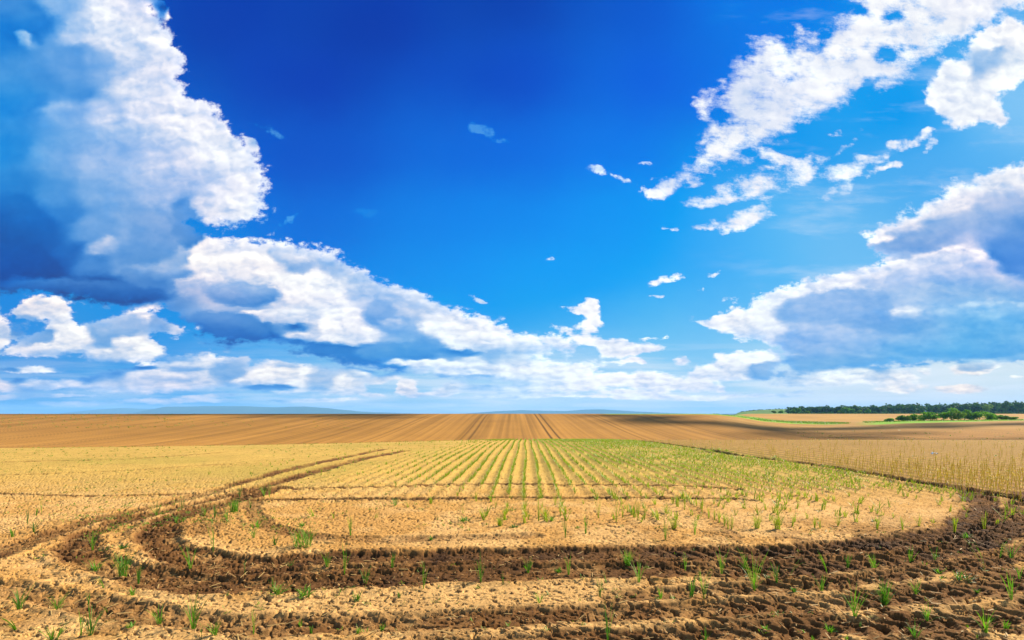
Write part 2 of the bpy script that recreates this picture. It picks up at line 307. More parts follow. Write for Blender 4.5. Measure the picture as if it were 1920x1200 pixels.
W_, B_, D_ = (255, 254, 252), (170, 195, 236), (60, 130, 208)
for p in [
    # tall cloud, left
    (128, 130, 76, 50, (70, 142, 217), (84, 152, 222), 1.4, 30), (52, 78, 22, 14, (160, 200, 240), (60, 135, 215), .5, 40), (262, 150, 34, 20, (244, 244, 252), (190, 212, 244), .55), (210, 60, 60, 40, (228, 234, 250), (196, 214, 244), .8),
    (348, 232, 40, 14, (252, 250, 252), (225, 232, 248), .5, 25), (420, 250, 34, 30, (246, 246, 252), (214, 224, 246), .35), (392, 300, 60, 30, (236, 240, 252), (200, 214, 242), .5, 20), (490, 345, 34, 32, (250, 250, 254), (222, 230, 248), .35), (440, 395, 64, 22, (230, 236, 250), (246, 242, 246), .5),
    (330, 330, 60, 26, (205, 218, 245), (168, 194, 236), .6, 15), (205, 225, 44, 12, (190, 212, 244), (150, 186, 234), .6), (120, 210, 50, 16, (120, 172, 230), (95, 156, 226), .6), (250, 100, 50, 26, (214, 226, 248), (180, 206, 242), .6), (330, 60, 22, 60, (246, 246, 252), (228, 234, 250), .6),
    (30, 430, 100, 70, (22, 108, 196), (8, 76, 164), .6, 20), (-40, 500, 190, 52, (14, 84, 172), (8, 68, 158), .4), (160, 545, 190, 24, (60, 118, 196), (14, 76, 162), .5, 4),
    (285, 440, 52, 58, (132, 174, 228), (96, 148, 212), .3), (190, 465, 46, 22, (180, 206, 240), (118, 166, 224), .9, -8), (350, 425, 32, 44, (112, 158, 216), (100, 148, 210), .14), (318, 400, 14, 24, (150, 184, 230), (110, 156, 216), .4), (300, 510, 80, 16, (150, 184, 232), (92, 142, 208), .6, 8),
    # bank running down to the right
    (400, 470, 46, 24, (250, 248, 250), (222, 228, 246), .35), (455, 505, 84, 34, (254, 250, 246), (214, 222, 242), .3), (370, 500, 22, 22, (255, 248, 240), (220, 224, 240), .4), (545, 470, 44, 24, (224, 230, 246), (188, 206, 238), .2), (540, 452, 34, 9, W_, (240, 244, 252), .4), (600, 478, 46, 20, (250, 250, 254), (196, 212, 242), .3),
    (626, 503, 40, 20, (172, 194, 232), (190, 206, 240), .2), (650, 490, 44, 18, (246, 248, 254), (200, 216, 244), .4, 25), (690, 522, 56, 22, (238, 242, 252), (176, 200, 238), .4, 10), (578, 540, 50, 36, (255, 254, 250), (222, 228, 244), .2), (560, 508, 24, 9, (150, 178, 224), (190, 204, 236), .3),
    (770, 562, 76, 20, (228, 234, 250), (150, 186, 234), .5, 20), (455, 550, 76, 25, (176, 198, 236), (96, 142, 210), .16), (520, 592, 90, 16, (232, 238, 250), (176, 200, 238), .4), (420, 615, 104, 34, (104, 152, 216), (16, 92, 182), .3, 6), (540, 650, 60, 16, (70, 134, 208), (26, 108, 192), .4),
    (640, 655, 110, 26, (60, 132, 208), (40, 122, 204), .4, 8), (630, 612, 32, 32, (255, 253, 250), (228, 234, 248), .2), (662, 628, 54, 16, (244, 246, 252), (206, 220, 246), .3), (578, 634, 52, 9, (240, 242, 250), (150, 184, 232), .45, 4), (712, 590, 38, 26, (160, 190, 234), (120, 168, 228), .4),
    (742, 610, 34, 16, (198, 214, 246), (132, 178, 232), .4), (808, 618, 14, 16, W_, (206, 222, 247), .4), (745, 660, 90, 24, (98, 164, 226), (60, 146, 218), .4, 5), (700, 688, 60, 8, (50, 136, 214), (60, 145, 220), .5, 6), (858, 628, 36, 32, (255, 255, 255), (244, 247, 254), .15),
    (905, 600, 50, 12, (240, 243, 252), (216, 228, 248), .5), (850, 664, 56, 7, (60, 148, 222), (90, 170, 232), .5), (905, 638, 34, 26, (252, 253, 255), (205, 224, 248), .3), (925, 612, 36, 22, W_, (240, 246, 253), .25), (985, 648, 54, 18, (254, 254, 255), (190, 214, 246), .25), (1045, 640, 38, 24, (255, 255, 255), (216, 230, 250), .25),
    (830, 684, 120, 9, (238, 243, 252), (200, 218, 246), .4, 3), (870, 704, 70, 6, (150, 196, 238), (130, 188, 236), .5), (1000, 706, 26, 24, (255, 255, 255), (232, 240, 251), .3), (1050, 700, 30, 18, (238, 244, 253), (214, 230, 249), .4), (1095, 715, 44, 26, (255, 255, 255), (236, 243, 252), .25), (960, 715, 40, 14, (210, 228, 247), (190, 216, 243), .5),
    # heaps low on the left
    (88, 572, 50, 22, (254, 248, 242), (214, 220, 240), .25), (45, 608, 40, 20, (150, 184, 230), (96, 150, 216), .4), (78, 628, 34, 18, (120, 168, 224), (140, 180, 228), .4), (136, 635, 42, 26, (254, 249, 243), (214, 220, 240), .25), (85, 655, 44, 13, (252, 245, 240), (176, 196, 232), .3), (0, 605, 26, 22, (250, 240, 236), (190, 204, 234), .3), (4, 648, 30, 14, (245, 240, 238), (180, 200, 234), .3), (170, 676, 60, 8, (210, 218, 240), (110, 160, 222), .4),
    (215, 612, 56, 30, (178, 200, 234), (132, 174, 226), .3, -8), (275, 585, 42, 7, (252, 248, 248), (190, 206, 238), .4), (305, 608, 30, 16, (156, 186, 230), (130, 172, 226), .3), (345, 618, 34, 8, (206, 218, 240), (160, 190, 232), .4), (238, 640, 30, 14, (250, 243, 238), (200, 210, 236), .3), (272, 664, 34, 22, (255, 250, 243), (222, 224, 238), .2), (190, 668, 34, 9, (244, 243, 244), (170, 194, 234), .35),
    (220, 690, 90, 6, (56, 132, 208), (70, 142, 214), .5), (120, 678, 40, 5, (40, 120, 204), (60, 134, 212), .5), (350, 688, 60, 9, (236, 236, 244), (140, 182, 232), .4), (320, 672, 40, 9, (170, 200, 236), (130, 178, 230), .4), (402, 675, 18, 17, (253, 247, 240), (220, 225, 240), .3), (430, 695, 40, 18, (150, 188, 234), (130, 178, 230), .4), (280, 706, 30, 7, (226, 222, 238), (170, 196, 234), .4), (330, 708, 46, 9, (230, 226, 238), (150, 186, 232), .35), (390, 712, 20, 8, (236, 230, 236), (180, 200, 234), .4),
    (508, 704, 46, 17, (255, 247, 236), (216, 220, 236), .2), (505, 726, 56, 6, (60, 142, 216), (80, 156, 222), .5), (455, 712, 12, 8, (250, 240, 236), (210, 216, 236), .3), (540, 684, 36, 8, (240, 236, 240), (160, 192, 234), .4), (572, 700, 12, 22, (253, 246, 238), (232, 232, 242), .25), (600, 712, 34, 18, (168, 198, 238), (170, 200, 238), .4), (645, 720, 24, 20, (255, 245, 236), (238, 234, 240), .25), (670, 702, 24, 7, (200, 214, 240), (180, 204, 238), .4), (560, 735, 70, 5, (226, 230, 243), (170, 202, 238), .5),
    (160, 727, 60, 8, (214, 216, 238), (140, 180, 230), .4), (190, 735, 50, 6, (226, 222, 238), (180, 204, 236), .5), (60, 700, 60, 7, (244, 244, 248), (170, 196, 234), .35), (70, 722, 40, 7, (206, 212, 238), (150, 186, 230), .4),
    (755, 726, 22, 20, (255, 243, 236), (248, 238, 236), .3), (838, 722, 28, 10, (232, 238, 247), (206, 222, 244), .4), (800, 740, 40, 5, (216, 228, 244), (206, 222, 244), .5),
    # big bank, right
    (1430, 560, 40, 18, W_, (244, 246, 253), .3), (1490, 545, 60, 18, (252, 252, 255), (214, 226, 248), .4, -12), (1360, 598, 62, 20, W_, (232, 238, 251), .3), (1425, 622, 60, 18, (232, 238, 250), (206, 222, 247), .4), (1560, 575, 130, 34, (122, 174, 232), (96, 158, 226), .5, -6), (1600, 520, 60, 14, (250, 250, 254), (200, 216, 246), .4, -14), (1560, 640, 120, 30, (134, 180, 235), (100, 162, 228), .5), (1545, 678, 100, 20, (80, 155, 224), (70, 150, 220), .5),
    (1680, 600, 100, 24, (100, 162, 228), (70, 150, 222), .4), (1696, 586, 40, 12, (190, 218, 247), (118, 174, 234), .25), (1850, 578, 110, 14, (150, 200, 242), (92, 170, 234), .4, -5), (1720, 640, 90, 20, (96, 166, 230), (60, 156, 226), .5), (1800, 655, 140, 20, (56, 154, 226), (34, 142, 220), .5), (1700, 678, 150, 12, (64, 152, 222), (50, 146, 218), .5),
    (1780, 482, 80, 16, (236, 240, 251), (182, 204, 240), .3), (1660, 500, 50, 12, (250, 251, 255), (198, 214, 243), .4, -14), (1720, 520, 80, 18, (176, 200, 240), (130, 176, 232), .5), (1902, 468, 56, 30, (52, 120, 208), (40, 108, 202), .25, -10), (1820, 525, 110, 18, (150, 186, 236), (108, 164, 228), .5),
    (1650, 436, 34, 16, (255, 255, 255), (232, 238, 250), .3), (1700, 405, 56, 16, (255, 255, 255), (226, 233, 248), .35, -16), (1790, 370, 56, 16, (252, 252, 255), (210, 220, 242), .4, -20), (1880, 330, 56, 18, W_, (226, 232, 246), .4, -18), (1740, 442, 110, 22, (112, 160, 222), (88, 146, 216), .4, -12), (1860, 400, 90, 26, (150, 182, 228), (92, 150, 218), .5, -14), (1690, 430, 40, 7, (206, 218, 242), (150, 184, 230), .4, -10), (1780, 400, 50, 9, (224, 230, 245), (160, 188, 230), .4, -10),
    (1438, 695, 36, 20, (122, 174, 230), (84, 156, 224), .2), (1400, 672, 66, 12, (255, 255, 255), (240, 245, 252), .4), (1340, 695, 48, 16, (254, 254, 255), (222, 232, 247), .35), (1300, 722, 44, 6, (214, 228, 246), (236, 240, 248), .4),
    # upper right
    (1845, 115, 62, 17, (140, 184, 232), (116, 170, 226), .6, -36), (1790, 150, 34, 40, (252, 253, 255), (236, 242, 251), .5), (1880, 60, 50, 26, W_, (244, 247, 252), .4), (1830, 210, 60, 26, (236, 242, 251), (255, 255, 255), .4), (1420, 130, 40, 50, (236, 240, 250), (204, 218, 246), .4), (1500, 130, 60, 44, (255, 255, 255), (226, 233, 248), .5), (1440, 210, 60, 40, (206, 219, 245), (226, 233, 249), .6), (1560, 110, 60, 40, W_, (228, 236, 250), .6), (1580, 180, 60, 16, (232, 238, 250), (252, 252, 255), .5, -25),
    (1640, 60, 60, 40, (255, 255, 255), (232, 238, 250), .6), (1400, 270, 70, 20, W_, (232, 238, 250), .5, -25), (1330, 315, 44, 14, (255, 255, 255), (226, 236, 250), .5), (1740, 70, 60, 40, (228, 234, 247), (248, 250, 254), .6, -30), (1815, 700, 50, 4, (248, 232, 222), (240, 232, 228), .5), (1835, 688, 34, 9, (172, 198, 232), (138, 176, 222), .3), (1700, 716, 60, 8, (240, 236, 236), (222, 228, 240), .5),
]:
    puff(*p)

L_ = cldc[..., 1] / 255.0                              # cloud tone
# the blue and red of a cloud follow its tone; what is left over varies slowly
pr_ = np.polyfit(L_.ravel(), cldc[..., 0].ravel() / 255.0, 3)
pb_ = np.polyfit(L_.ravel(), cldc[..., 2].ravel() / 255.0, 3)
resr = cldc[..., 0] / 255.0 - np.polyval(pr_, L_)
resb = cldc[..., 2] / 255.0 - np.polyval(pb_, L_)


def blur(A_, n):
    for ax in (0, 1):
        for _ in range(n):
            B = np.concatenate([A_.take([0], ax), A_, A_.take([-1], ax)], ax)
            sl0, sl1, sl2 = [slice(None)] * 2, [slice(None)] * 2, [slice(None)] * 2
            sl0[ax], sl1[ax], sl2[ax] = slice(0, -2), slice(1, -1), slice(2, None)
            A_ = (B[tuple(sl0)] + B[tuple(sl1)] * 2 + B[tuple(sl2)]) / 4
    return A_


L_ = np.clip(L_ + 0.65 * (L_ - blur(L_, 6)), 0.02, 1.06)   # crisper folds between the heaps
L_ = L_ + (1 - L_) * (0.22 * np.clip((PX - 1280) / 80, 0, 1) + 0.12 * np.clip((300 - PX) / 100, 0, 1) * np.clip((420 - PY) / 80, 0, 1)) * (L_ < 1)
Ms = np.concatenate([skyc[..., 0] / 255, skyc[..., 1] / 255, skyc[..., 2] / 255, blur(resr, 8), blur(resb, 8)], axis=1)
Us, Ss, Vs = np.linalg.svd(Ms, full_matrices=False)
RS = 12
Usk = Us[:, :RS] * np.sqrt(Ss[:RS])
Vsk = (Vs[:RS].T * np.sqrt(Ss[:RS])).reshape(5, NV, RS)
RANK = 96
Mx = np.concatenate([L_, sd * 0.35], axis=1)          # NU x (2 NV)
Uo, So, Vo = np.linalg.svd(Mx, full_matrices=False)
Uk = Uo[:, :RANK] * np.sqrt(So[:RANK])
Vk = (Vo[:RANK].T * np.sqrt(So[:RANK])).reshape(2, NV, RANK)

g = G(wt)
tex = g.node('ShaderNodeTexCoord')
dirv = tex.outputs['Generated']
dx, dy, dz = g.sep(dirv)
front = g.m('MAXIMUM', dy, 0.02)
uu = g.m('DIVIDE', dx, front)
vv = g.m('DIVIDE', dz, front)
px = g.m('MULTIPLY_ADD', uu, 960.0, 960.0)
py = g.m('MULTIPLY_ADD', vv, -960.0, 775.0)
P0 = g.comb(px, py)
# noise space: heights near the horizon are drawn out sideways, as flat cloud layers are
vpos = g.m('MAXIMUM', vv, 0.0)
hh = g.m('ADD', vpos, g.m('MULTIPLY', g.m('LOGARITHM', g.m('ADD', vpos, 0.06), math.e), 0.16))
Q = g.comb(uu, g.m('MULTIPLY', hh, 1.15))
w1 = g.v('SUBTRACT', g.noise(Q, 6.5, 4, 0.6)['Color'], (0.5, 0.5, 0.5))
w2 = g.v('SUBTRACT', g.noise(g.v('ADD', Q, (3.1, 7.7, 0)), 26.0, 6, 0.62)['Color'], (0.5, 0.5, 0.5))
vs = g.step(vv, 0.0, 0.25, 0.3, 1.0)
amp = g.comb(1.0, vs)
warp = g.v('MULTIPLY', g.v('ADD', g.v('SCALE', w1, scale=34.0), g.v('SCALE', w2, scale=17.0)), amp)
Pw = g.v('ADD', P0, warp)
wx, wy, _ = g.sep(Pw)


def norm(s, a, b):
    n = g.node('ShaderNodeMapRange')
    g.put(n.inputs['Value'], s)
    n.inputs['From Min'].default_value = a
    n.inputs['From Max'].default_value = b
    return n.outputs[0]


tu, tv = norm(wx, U0, U1), norm(wy, V0, V1)


def curve3(t3, cols):
    n = g.node('ShaderNodeRGBCurve')
    mp = n.mapping
    mp.use_clip = False
    K = cols.shape[0]
    xs = np.linspace(0, 1, K)
    for c in range(3):
        cu = mp.curves[c]
        pts = cu.points
        pts[0].location = (0.0, float(cols[0, c]))
        pts[1].location = (1.0, float(cols[-1, c]))
        for i in range(1, K - 1):
            p = pts.new(float(xs[i]), float(cols[i, c]))
            p.handle_type = 'VECTOR'
    mp.update()
    g.put(n.inputs['Color'], t3)
    return n.outputs[0]


t3u0, t3v0 = g.comb(tu, tu, tu), g.comb(tv, tv, tv)
t3u, t3v = t3u0, t3v0
def table_sum(nch, rank, Uc, Vc, tok):
    """sum over the ranks of (curve across) x (curve up) for every channel; each step waits for the one before it,
    which keeps the shader's working memory small"""
    sums = [None] * nch
    for k in range(0, rank, 3):
        if tok is not None:
            tku = g.v('MULTIPLY_ADD', tok, (1e-9, 1e-9, 1e-9), t3u)
            tkv = g.v('MULTIPLY_ADD', tok, (1e-9, 1e-9, 1e-9), t3v)
        else:
            tku, tkv = t3u, t3v
        un = curve3(tku, Uc[:, k:k + 3])
        for c in range(nch):
            d = g.v('DOT_PRODUCT', un, curve3(tkv, Vc[c][:, k:k + 3]))
            sums[c] = d if sums[c] is None else g.m('ADD', sums[c], d)
        tok = sums[-1]
    return sums


cs = table_sum(2, RANK, Uk, Vk, None)
ss = table_sum(5, RS, Usk, Vsk, cs[1])


def poly3(p, x, add):
    r = g.m('MULTIPLY_ADD', x, float(p[0]), float(p[1]))
    r = g.m('MULTIPLY_ADD', r, x, float(p[2]))
    r = g.m('MULTIPLY_ADD', r, x, float(p[3]))
    return g.m('ADD', r, add)


def unsrgb(c):
    c = g.v('MAXIMUM', c, (0, 0, 0))
    x, y, z = g.sep(c)
    return g.comb(g.m('POWER', x, 2.25), g.m('POWER', y, 2.25), g.m('POWER', z, 2.25))


tone0 = g.m('MAXIMUM', cs[0], 0.0)
dens = g.m('DIVIDE', cs[1], 0.35)
skycol = g.v('SUBTRACT', unsrgb(g.comb(*ss[0:3])), g.comb(g.step(vv, .1, .3, 0.0, .020), g.step(vv, .1, .3, 0.0, .008)))

fine = g.noise(g.v('ADD', Q, (9.3, 1.2, 0)), 30.0, 8, 0.66)['Fac']
hole = g.noise(g.v('ADD', Q, (1.3, 4.2, 0)), 11.0, 7, 0.62)['Fac']
lowk = g.step(vv, 0.05, 0.17, 0.55, 1.0)
ragged = g.m('ADD', g.m('MULTIPLY', g.m('SUBTRACT', fine, 0.5), 1.9), g.m('MULTIPLY', g.m('SUBTRACT', hole, 0.5), 0.9))
dn = g.m('ADD', g.m('ADD', dens, g.step(vv, 0.04, 0.16, 0.12, 0.0)), g.m('MULTIPLY', ragged, lowk))
# the torn cloud upper right is thinner and more ragged than the heaps on the left
thin = g.m('MULTIPLY', g.m('MULTIPLY', g.step(px, 1180.0, 1330.0), g.step(py, 450.0, 400.0)), g.m('SUBTRACT', 1.0, g.m('MULTIPLY', g.step(g.m('ADD', px, g.m('MULTIPLY', py, 0.55)), 1790.0, 1840.0), 0.7)))
dn = g.m('ADD', dn, g.m('MULTIPLY', thin, g.m('MULTIPLY', g.m('SUBTRACT', g.noise(g.v('ADD', g.v('MULTIPLY', g.comb(g.m('ADD', uu, g.m('MULTIPLY', vv, 0.7)), vv), (1.0, 2.2, 1.0)), (5.3, 2.2, 0)), 16.0, 7, 0.68)['Fac'], 0.47), 2.1)))
alpha = g.step(dn, -0.10, g.m('MULTIPLY_ADD', thin, 0.75, 0.42))

# relief of the cloud: noise compared with the same noise a little nearer the sun
Qr = g.v('ADD', Q, g.v('SCALE', w2, scale=0.03))
DS = (0.010, 0.010, 0)
nb = g.noise(Qr, 7.0, 6, 0.55)['Fac']
nb2 = g.noise(g.v('ADD', Qr, (0.02, 0.018, 0)), 7.0, 6, 0.55)['Fac']
rel = g.m('SUBTRACT', nb, nb2)


def heaps(off, sc, sm):
    n = g.node('ShaderNodeTexVoronoi', voronoi_dimensions='2D', feature='SMOOTH_F1')
    g.put(n.inputs['Vector'], g.v('ADD', Qr, off) if off else Qr)
    n.inputs['Scale'].default_value = sc
    n.inputs['Detail'].default_value = 3.0
    n.inputs['Roughness'].default_value = 0.62
    n.inputs['Lacunarity'].default_value = 2.1
    n.inputs['Smoothness'].default_value = sm
    return n.outputs['Distance']


# billows: each cell of the pattern is a small dome, lit on the side towards the sun, with a crease round it
hp = g.m('SUBTRACT', heaps((0.008, 0.013, 0), 7.5, 0.18), heaps(None, 7.5, 0.18))
# heaps show in the bright cumulus, hardly at all in the smooth shaded sheets
lum = g.m('POWER', tone0, 2.2)
kh = g.step(lum, 0.25, 0.85, 0.08, 1.0)
relm = g.m('ADD', g.m('MULTIPLY', rel, g.step(lum, 0.05, 0.6, 0.25, 0.42)), g.m('MULTIPLY', g.m('MULTIPLY', hp, kh), g.m('MULTIPLY_ADD', thin, -0.2, 0.34)))
# the relief shifts the tone along the same scale from blue shade to white
relm = g.m('MINIMUM', g.m('MAXIMUM', g.m('ADD', relm, 1.0), 0.6), 1.35)
tone1 = g.m('MINIMUM', g.m('MULTIPLY', tone0, g.m('POWER', relm, 0.75)), 1.06)
tone = unsrgb(g.comb(poly3(pr_, tone1, ss[3]), tone1, g.m('MINIMUM', poly3(pb_, tone1, ss[4]), 1.02)))
# thin edges let the light through
edge = g.step(dn, 0.0, 1.0, 1.1, 1.0)
tone = g.v('SCALE', tone, scale=edge)

# faint streaks of high cloud in the clear parts
st = g.noise(g.v('MULTIPLY', Q, (1.0, 3.0, 1.0)), 4.0, 6, 0.6)['Fac']
stf = g.m('MULTIPLY', g.step(st, 0.5, 0.8), g.step(px, 1250.0, 1600.0, 0.0, 0.30))
lowst = g.noise(g.comb(g.m('MULTIPLY', uu, 2.0), g.m('MULTIPLY', vv, 26.0)), 2.2, 5, 0.55)['Fac']
lowf = g.m('MULTIPLY', g.step(lowst, 0.36, 0.66), g.m('MULTIPLY', g.step(vv, 0.03, 0.17, 1.0, 0.0), g.step(px, 300.0, 1000.0, 0.28, 0.66)))
skyc1 = g.mix(g.m('MAXIMUM', stf, lowf), skycol, tuple(lin((236, 244, 252))))

nish = g.node('ShaderNodeTexSky', sky_type='NISHITA')
nish.sun_disc = False
nish.sun_elevation = SUN_EL
nish.sun_rotation = SUN_AZ
nish.air_density = 1.0
nish.dust_density = 0.6
nish.ozone_density = 2.0
col = g.mix(alpha, skyc1, tone)
scl = 1.0 / (BG_STRENGTH * 2 ** EXPO)
col = g.v('SCALE', g.v('MAXIMUM', col, (0, 0, 0)), scale=scl)
col = g.v('ADD', col, g.v('SCALE', nish.outputs[0], scale=0.002))
# behind and above the photographed part of the sky: plain daylight sky
infront = g.m('MULTIPLY', g.step(dy, 0.05, 0.25), g.m('MULTIPLY', g.step(py, -2500.0, -900.0), g.m('MULTIPLY', g.step(px, -700.0, -100.0), g.step(px, 2020.0, 2700.0, 1.0, 0.0))))
col = g.mix(infront, nish.outputs[0], col)
bg = g.node('ShaderNodeBackground')
g.put(bg.inputs['Color'], col)
bg.inputs['Strength'].default_value = BG_STRENGTH
out = g.node('ShaderNodeOutputWorld')
wt.links.new(bg.outputs[0], out.inputs['Surface'])
world.cycles.sampling_method = 'MANUAL'
world.cycles.sample_map_resolution = 512

# ================================================================= materials
def mat(name, rough=0.9, spec=0.2):
    m = bpy.data.materials.new(name)
    m.use_nodes = True
    t = m.node_tree
    b = t.nodes['Principled BSDF']
    b.inputs['Roughness'].default_value = rough
    b.inputs['Specular IOR Level'].default_value = spec
    return m, G(t), b


def mesh_obj(name, verts, faces, material, parent=None, smooth=False, link=True):
    me = bpy.data.meshes.new(name)
    me.from_pydata([tuple(v) for v in verts], [], [tuple(f) for f in faces])
    if material:
        me.materials.append(material)
    if smooth:
        me.polygons.foreach_set('use_smooth', np.ones(len(me.polygons), bool))
    me.update()
    o = bpy.data.objects.new(name, me)
    if link:
        coll.objects.link(o)
    if parent:
        o.parent = parent
    return o


def np_mesh(name, V, F, material, kind=None, smooth=False):
    """mesh from numpy arrays; F is (n, 3) or (n, 4)"""
    me = bpy.data.meshes.new(name)
    n, k = F.shape
    me.vertices.add(len(V))
    me.vertices.foreach_set('co', np.ascontiguousarray(V, np.float32).ravel())
    me.loops.add(n * k)
    me.loops.foreach_set('vertex_index', np.ascontiguousarray(F, np.int32).ravel())
    me.polygons.add(n)
    me.polygons.foreach_set('loop_start', np.arange(0, n * k, k, dtype=np.int32))
    me.polygons.foreach_set('loop_total', np.full(n, k, np.int32))
    if smooth:
        me.polygons.foreach_set('use_smooth', np.ones(n, bool))
    me.materials.append(material)
    me.update(calc_edges=True)
    o = bpy.data.objects.new(name, me)
    coll.objects.link(o)
    if kind:
        o['kind'] = kind
    return o


def tag(o, label=None, cat=None, group=None, kind=None):
    if label:
        o['label'] = label
    if cat:
        o['category'] = cat
    if group:
        o['group'] = group
    if kind:
        o['kind'] = kind
    return o


# ================================================================= noise in numpy
def _hash(ix, iy, seed):
    h = (ix.astype(np.int64) * 374761393 + iy.astype(np.int64) * 668265263 + seed * 144665) & 0xFFFFFFFF
    h = ((h ^ (h >> 13)) * 1274126177) & 0xFFFFFFFF
    h = (h ^ (h >> 16)) & 0xFFFFFFFF
    return h / 4294967295.0


def vnoise(x, y, seed=0):
    ix, iy = np.floor(x), np.floor(y)
    fx, fy = x - ix, y - iy
    fx, fy = fx * fx * (3 - 2 * fx), fy * fy * (3 - 2 * fy)
    a, b = _hash(ix, iy, seed), _hash(ix + 1, iy, seed)
    c, d = _hash(ix, iy + 1, seed), _hash(ix + 1, iy + 1, seed)
    return (a * (1 - fx) + b * fx) * (1 - fy) + (c * (1 - fx) + d * fx) * fy


def fbm(x, y, scale, octv=4, seed=0, gain=0.5, ridged=False):
    s = np.zeros_like(x)
    a, t, f = 1.0, 0.0, scale
    for i in range(octv):
        n = vnoise(x * f + 17.3 * i, y * f + 9.1 * i, seed + i)
        if ridged:
            n = 1 - np.abs(2 * n - 1)
        s += a * n
        t += a
        a *= gain
        f *= 2.03
    return s / t


def sst(x, a, b):
    t = np.clip((x - a) / (b - a), 0, 1)
    return t * t * (3 - 2 * t)


# ================================================================= lie of the land
_cx = np.array([-600, -205, 0, 76, 82, 90, 100, 112, 125, 142, 158, 205, 300, 600])
_cz = np.array([1.2, 1.35, 1.42, 1.40, 1.2, 0.3, -1.4, -2.4, -2.75, -2.4, -1.9, -1.3, -1.0, -1.0])


def land(x, y):
    """height of the bare ground; the camera stands at x = y = 0"""
    k = 0.001 + 0.0024 * sst(-x, 0, 36)
    yy = np.maximum(y - 18, 0)
    z = -4.5 * (1 - np.exp(-k * yy * yy / 4.5 - (yy / 75.0) ** 4))
    xs = x * 205.0 / np.clip(y, 150, 260)
    top = np.interp(xs, _cx, _cz)
    h = sst(y, 96, 232)
    rise = np.where(y < 110, 0, 1) * 0 + np.clip((y - 100) / 105.0, 0, 1)
    prof = np.where(rise < 1, rise ** 1.35 * (1 - 0.0), 1.0)
    prof = prof * 0.5 + 0.5 * np.sin(np.clip(prof, 0, 1) * math.pi / 2)
    z = z + (top + 4.5) * prof
    # beyond the brow
    f = np.clip(x / np.maximum(y, 1), -5, 5)
    right = sst(f, 0.375, 0.47)
    far_z = -3.0 + 4.1 * sst(y, 300, 560) * right - 1.5 * (1 - right)
    far_z = far_z - 7.0 * sst(y, 760, 1600)
    w = sst(y, 222, 300)
    z = z * (1 - w) + far_z * w
    return z


def at(px_, py_):
    """ground point under a sight line, for the level near field"""
    Y = CAM_H * 960.0 / (py_ - 775.0)
    X = (px_ - 960.0) / 960.0 * Y
    for _ in range(12):
        z = float(land(np.array([X]), np.array([Y]))[0])
        Y = (CAM_H - z) * 960.0 / (py_ - 775.0)
        X = (px_ - 960.0) / 960.0 * Y
    return X, Y


def spline(pts, n=14):
    P = [np.array(p, float) for p in pts]
    P = [2 * P[0] - P[1]] + P + [2 * P[-1] - P[-2]]
    out = []
    for i in range(1, len(P) - 2):
        for t in np.linspace(0, 1, n, endpoint=False):
            a, b, c, d = P[i - 1], P[i], P[i + 1], P[i + 2]
            out.append(0.5 * ((2 * b) + (-a + c) * t + (2 * a - 5 * b + 4 * c - d) * t * t + (-a + 3 * b - 3 * c + d) * t ** 3))
    out.append(P[-2])
    return np.array(out)


# wheel tracks: sight-line points, half width (m), depth, wetness with shade painted in, lug depth
TRACKS = [
    ([(720, 843), (640, 859), (560, 876), (480, 897), (420, 914), (340, 937), (250, 958), (150, 984), (60, 1014), (-40, 1048), (-200, 1110)], .19, .026, .75, .010),
    ([(760, 846), (690, 859), (600, 882), (520, 906), (450, 925), (370, 943), (290, 962), (200, 987), (155, 1012), (165, 1045), (240, 1074), (340, 1094), (480, 1100), (640, 1092), (900, 1078), (1200, 1072), (1450, 1070), (1650, 1052), (1800, 1026), (1885, 992), (1915, 955), (1930, 925)], .21, .034, .85, .020),
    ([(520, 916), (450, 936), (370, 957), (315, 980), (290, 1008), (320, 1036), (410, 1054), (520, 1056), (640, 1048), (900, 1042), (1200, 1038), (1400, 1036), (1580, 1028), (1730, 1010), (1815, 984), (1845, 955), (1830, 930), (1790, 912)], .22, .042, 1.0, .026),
    ([(330, 1072), (430, 1078), (560, 1072), (800, 1060), (1100, 1054), (1400, 1050), (1600, 1044), (1720, 1030)], .36, .012, .80, .0),  # broad band: foreground shade painted in over damp soil
    ([(170, 1000), (230, 985), (330, 1000), (380, 965), (430, 950)], .34, .006, .42, .0),
    ([(480, 936), (470, 955), (500, 985), (580, 1005), (700, 1012), (900, 1008), (1000, 1006)], .14, .018, .45, .008),
    ([(-200, 1090), (-60, 1095), (60, 1112), (160, 1134), (300, 1158), (500, 1172), (800, 1165), (1100, 1150), (1400, 1138), (1650, 1125), (2000, 1080), (2200, 1040)], .16, .024, .55, .020),
    ([(700, 1230), (1000, 1205), (1300, 1190), (1600, 1178), (1900, 1150), (2200, 1100)], .16, .024, .6, .022),
    ([(1150, 1120), (1400, 1104), (1600, 1088), (1750, 1070), (1900, 1040), (2000, 1000), (2020, 960)], .14, .022, .60, .020),
    ([(440, 920), (560, 917), (700, 914), (900, 909), (1100, 910), (1300, 913), (1380, 918)], .11, .04, .85, .0),
    ([(470, 939), (600, 937), (800, 936), (1000, 934), (1300, 935), (1400, 938)], .12, .045, .9, .0),
    ([(-120, 926), (0, 926), (150, 929), (330, 927), (420, 923)], .08, .03, .8, .0),
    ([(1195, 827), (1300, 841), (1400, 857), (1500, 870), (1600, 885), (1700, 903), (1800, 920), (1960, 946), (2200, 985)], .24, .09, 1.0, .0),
    ([(1255, 925), (1300, 950), (1345, 980), (1385, 1006)], .05, .008, .22, .0),
    ([(0, 866), (200, 862), (340, 854), (420, 848)], .12, .02, .6, .0),
    ([(-60, 893), (200, 884), (330, 876), (430, 870)], .10, .02, .4, .0),
]
_t_data = []
for pts, hw, depth, wet, lug in TRACKS:
    wp = np.array([at(a, b) for a, b in pts])
    _t_data.append((spline(wp), hw, depth, wet, lug))

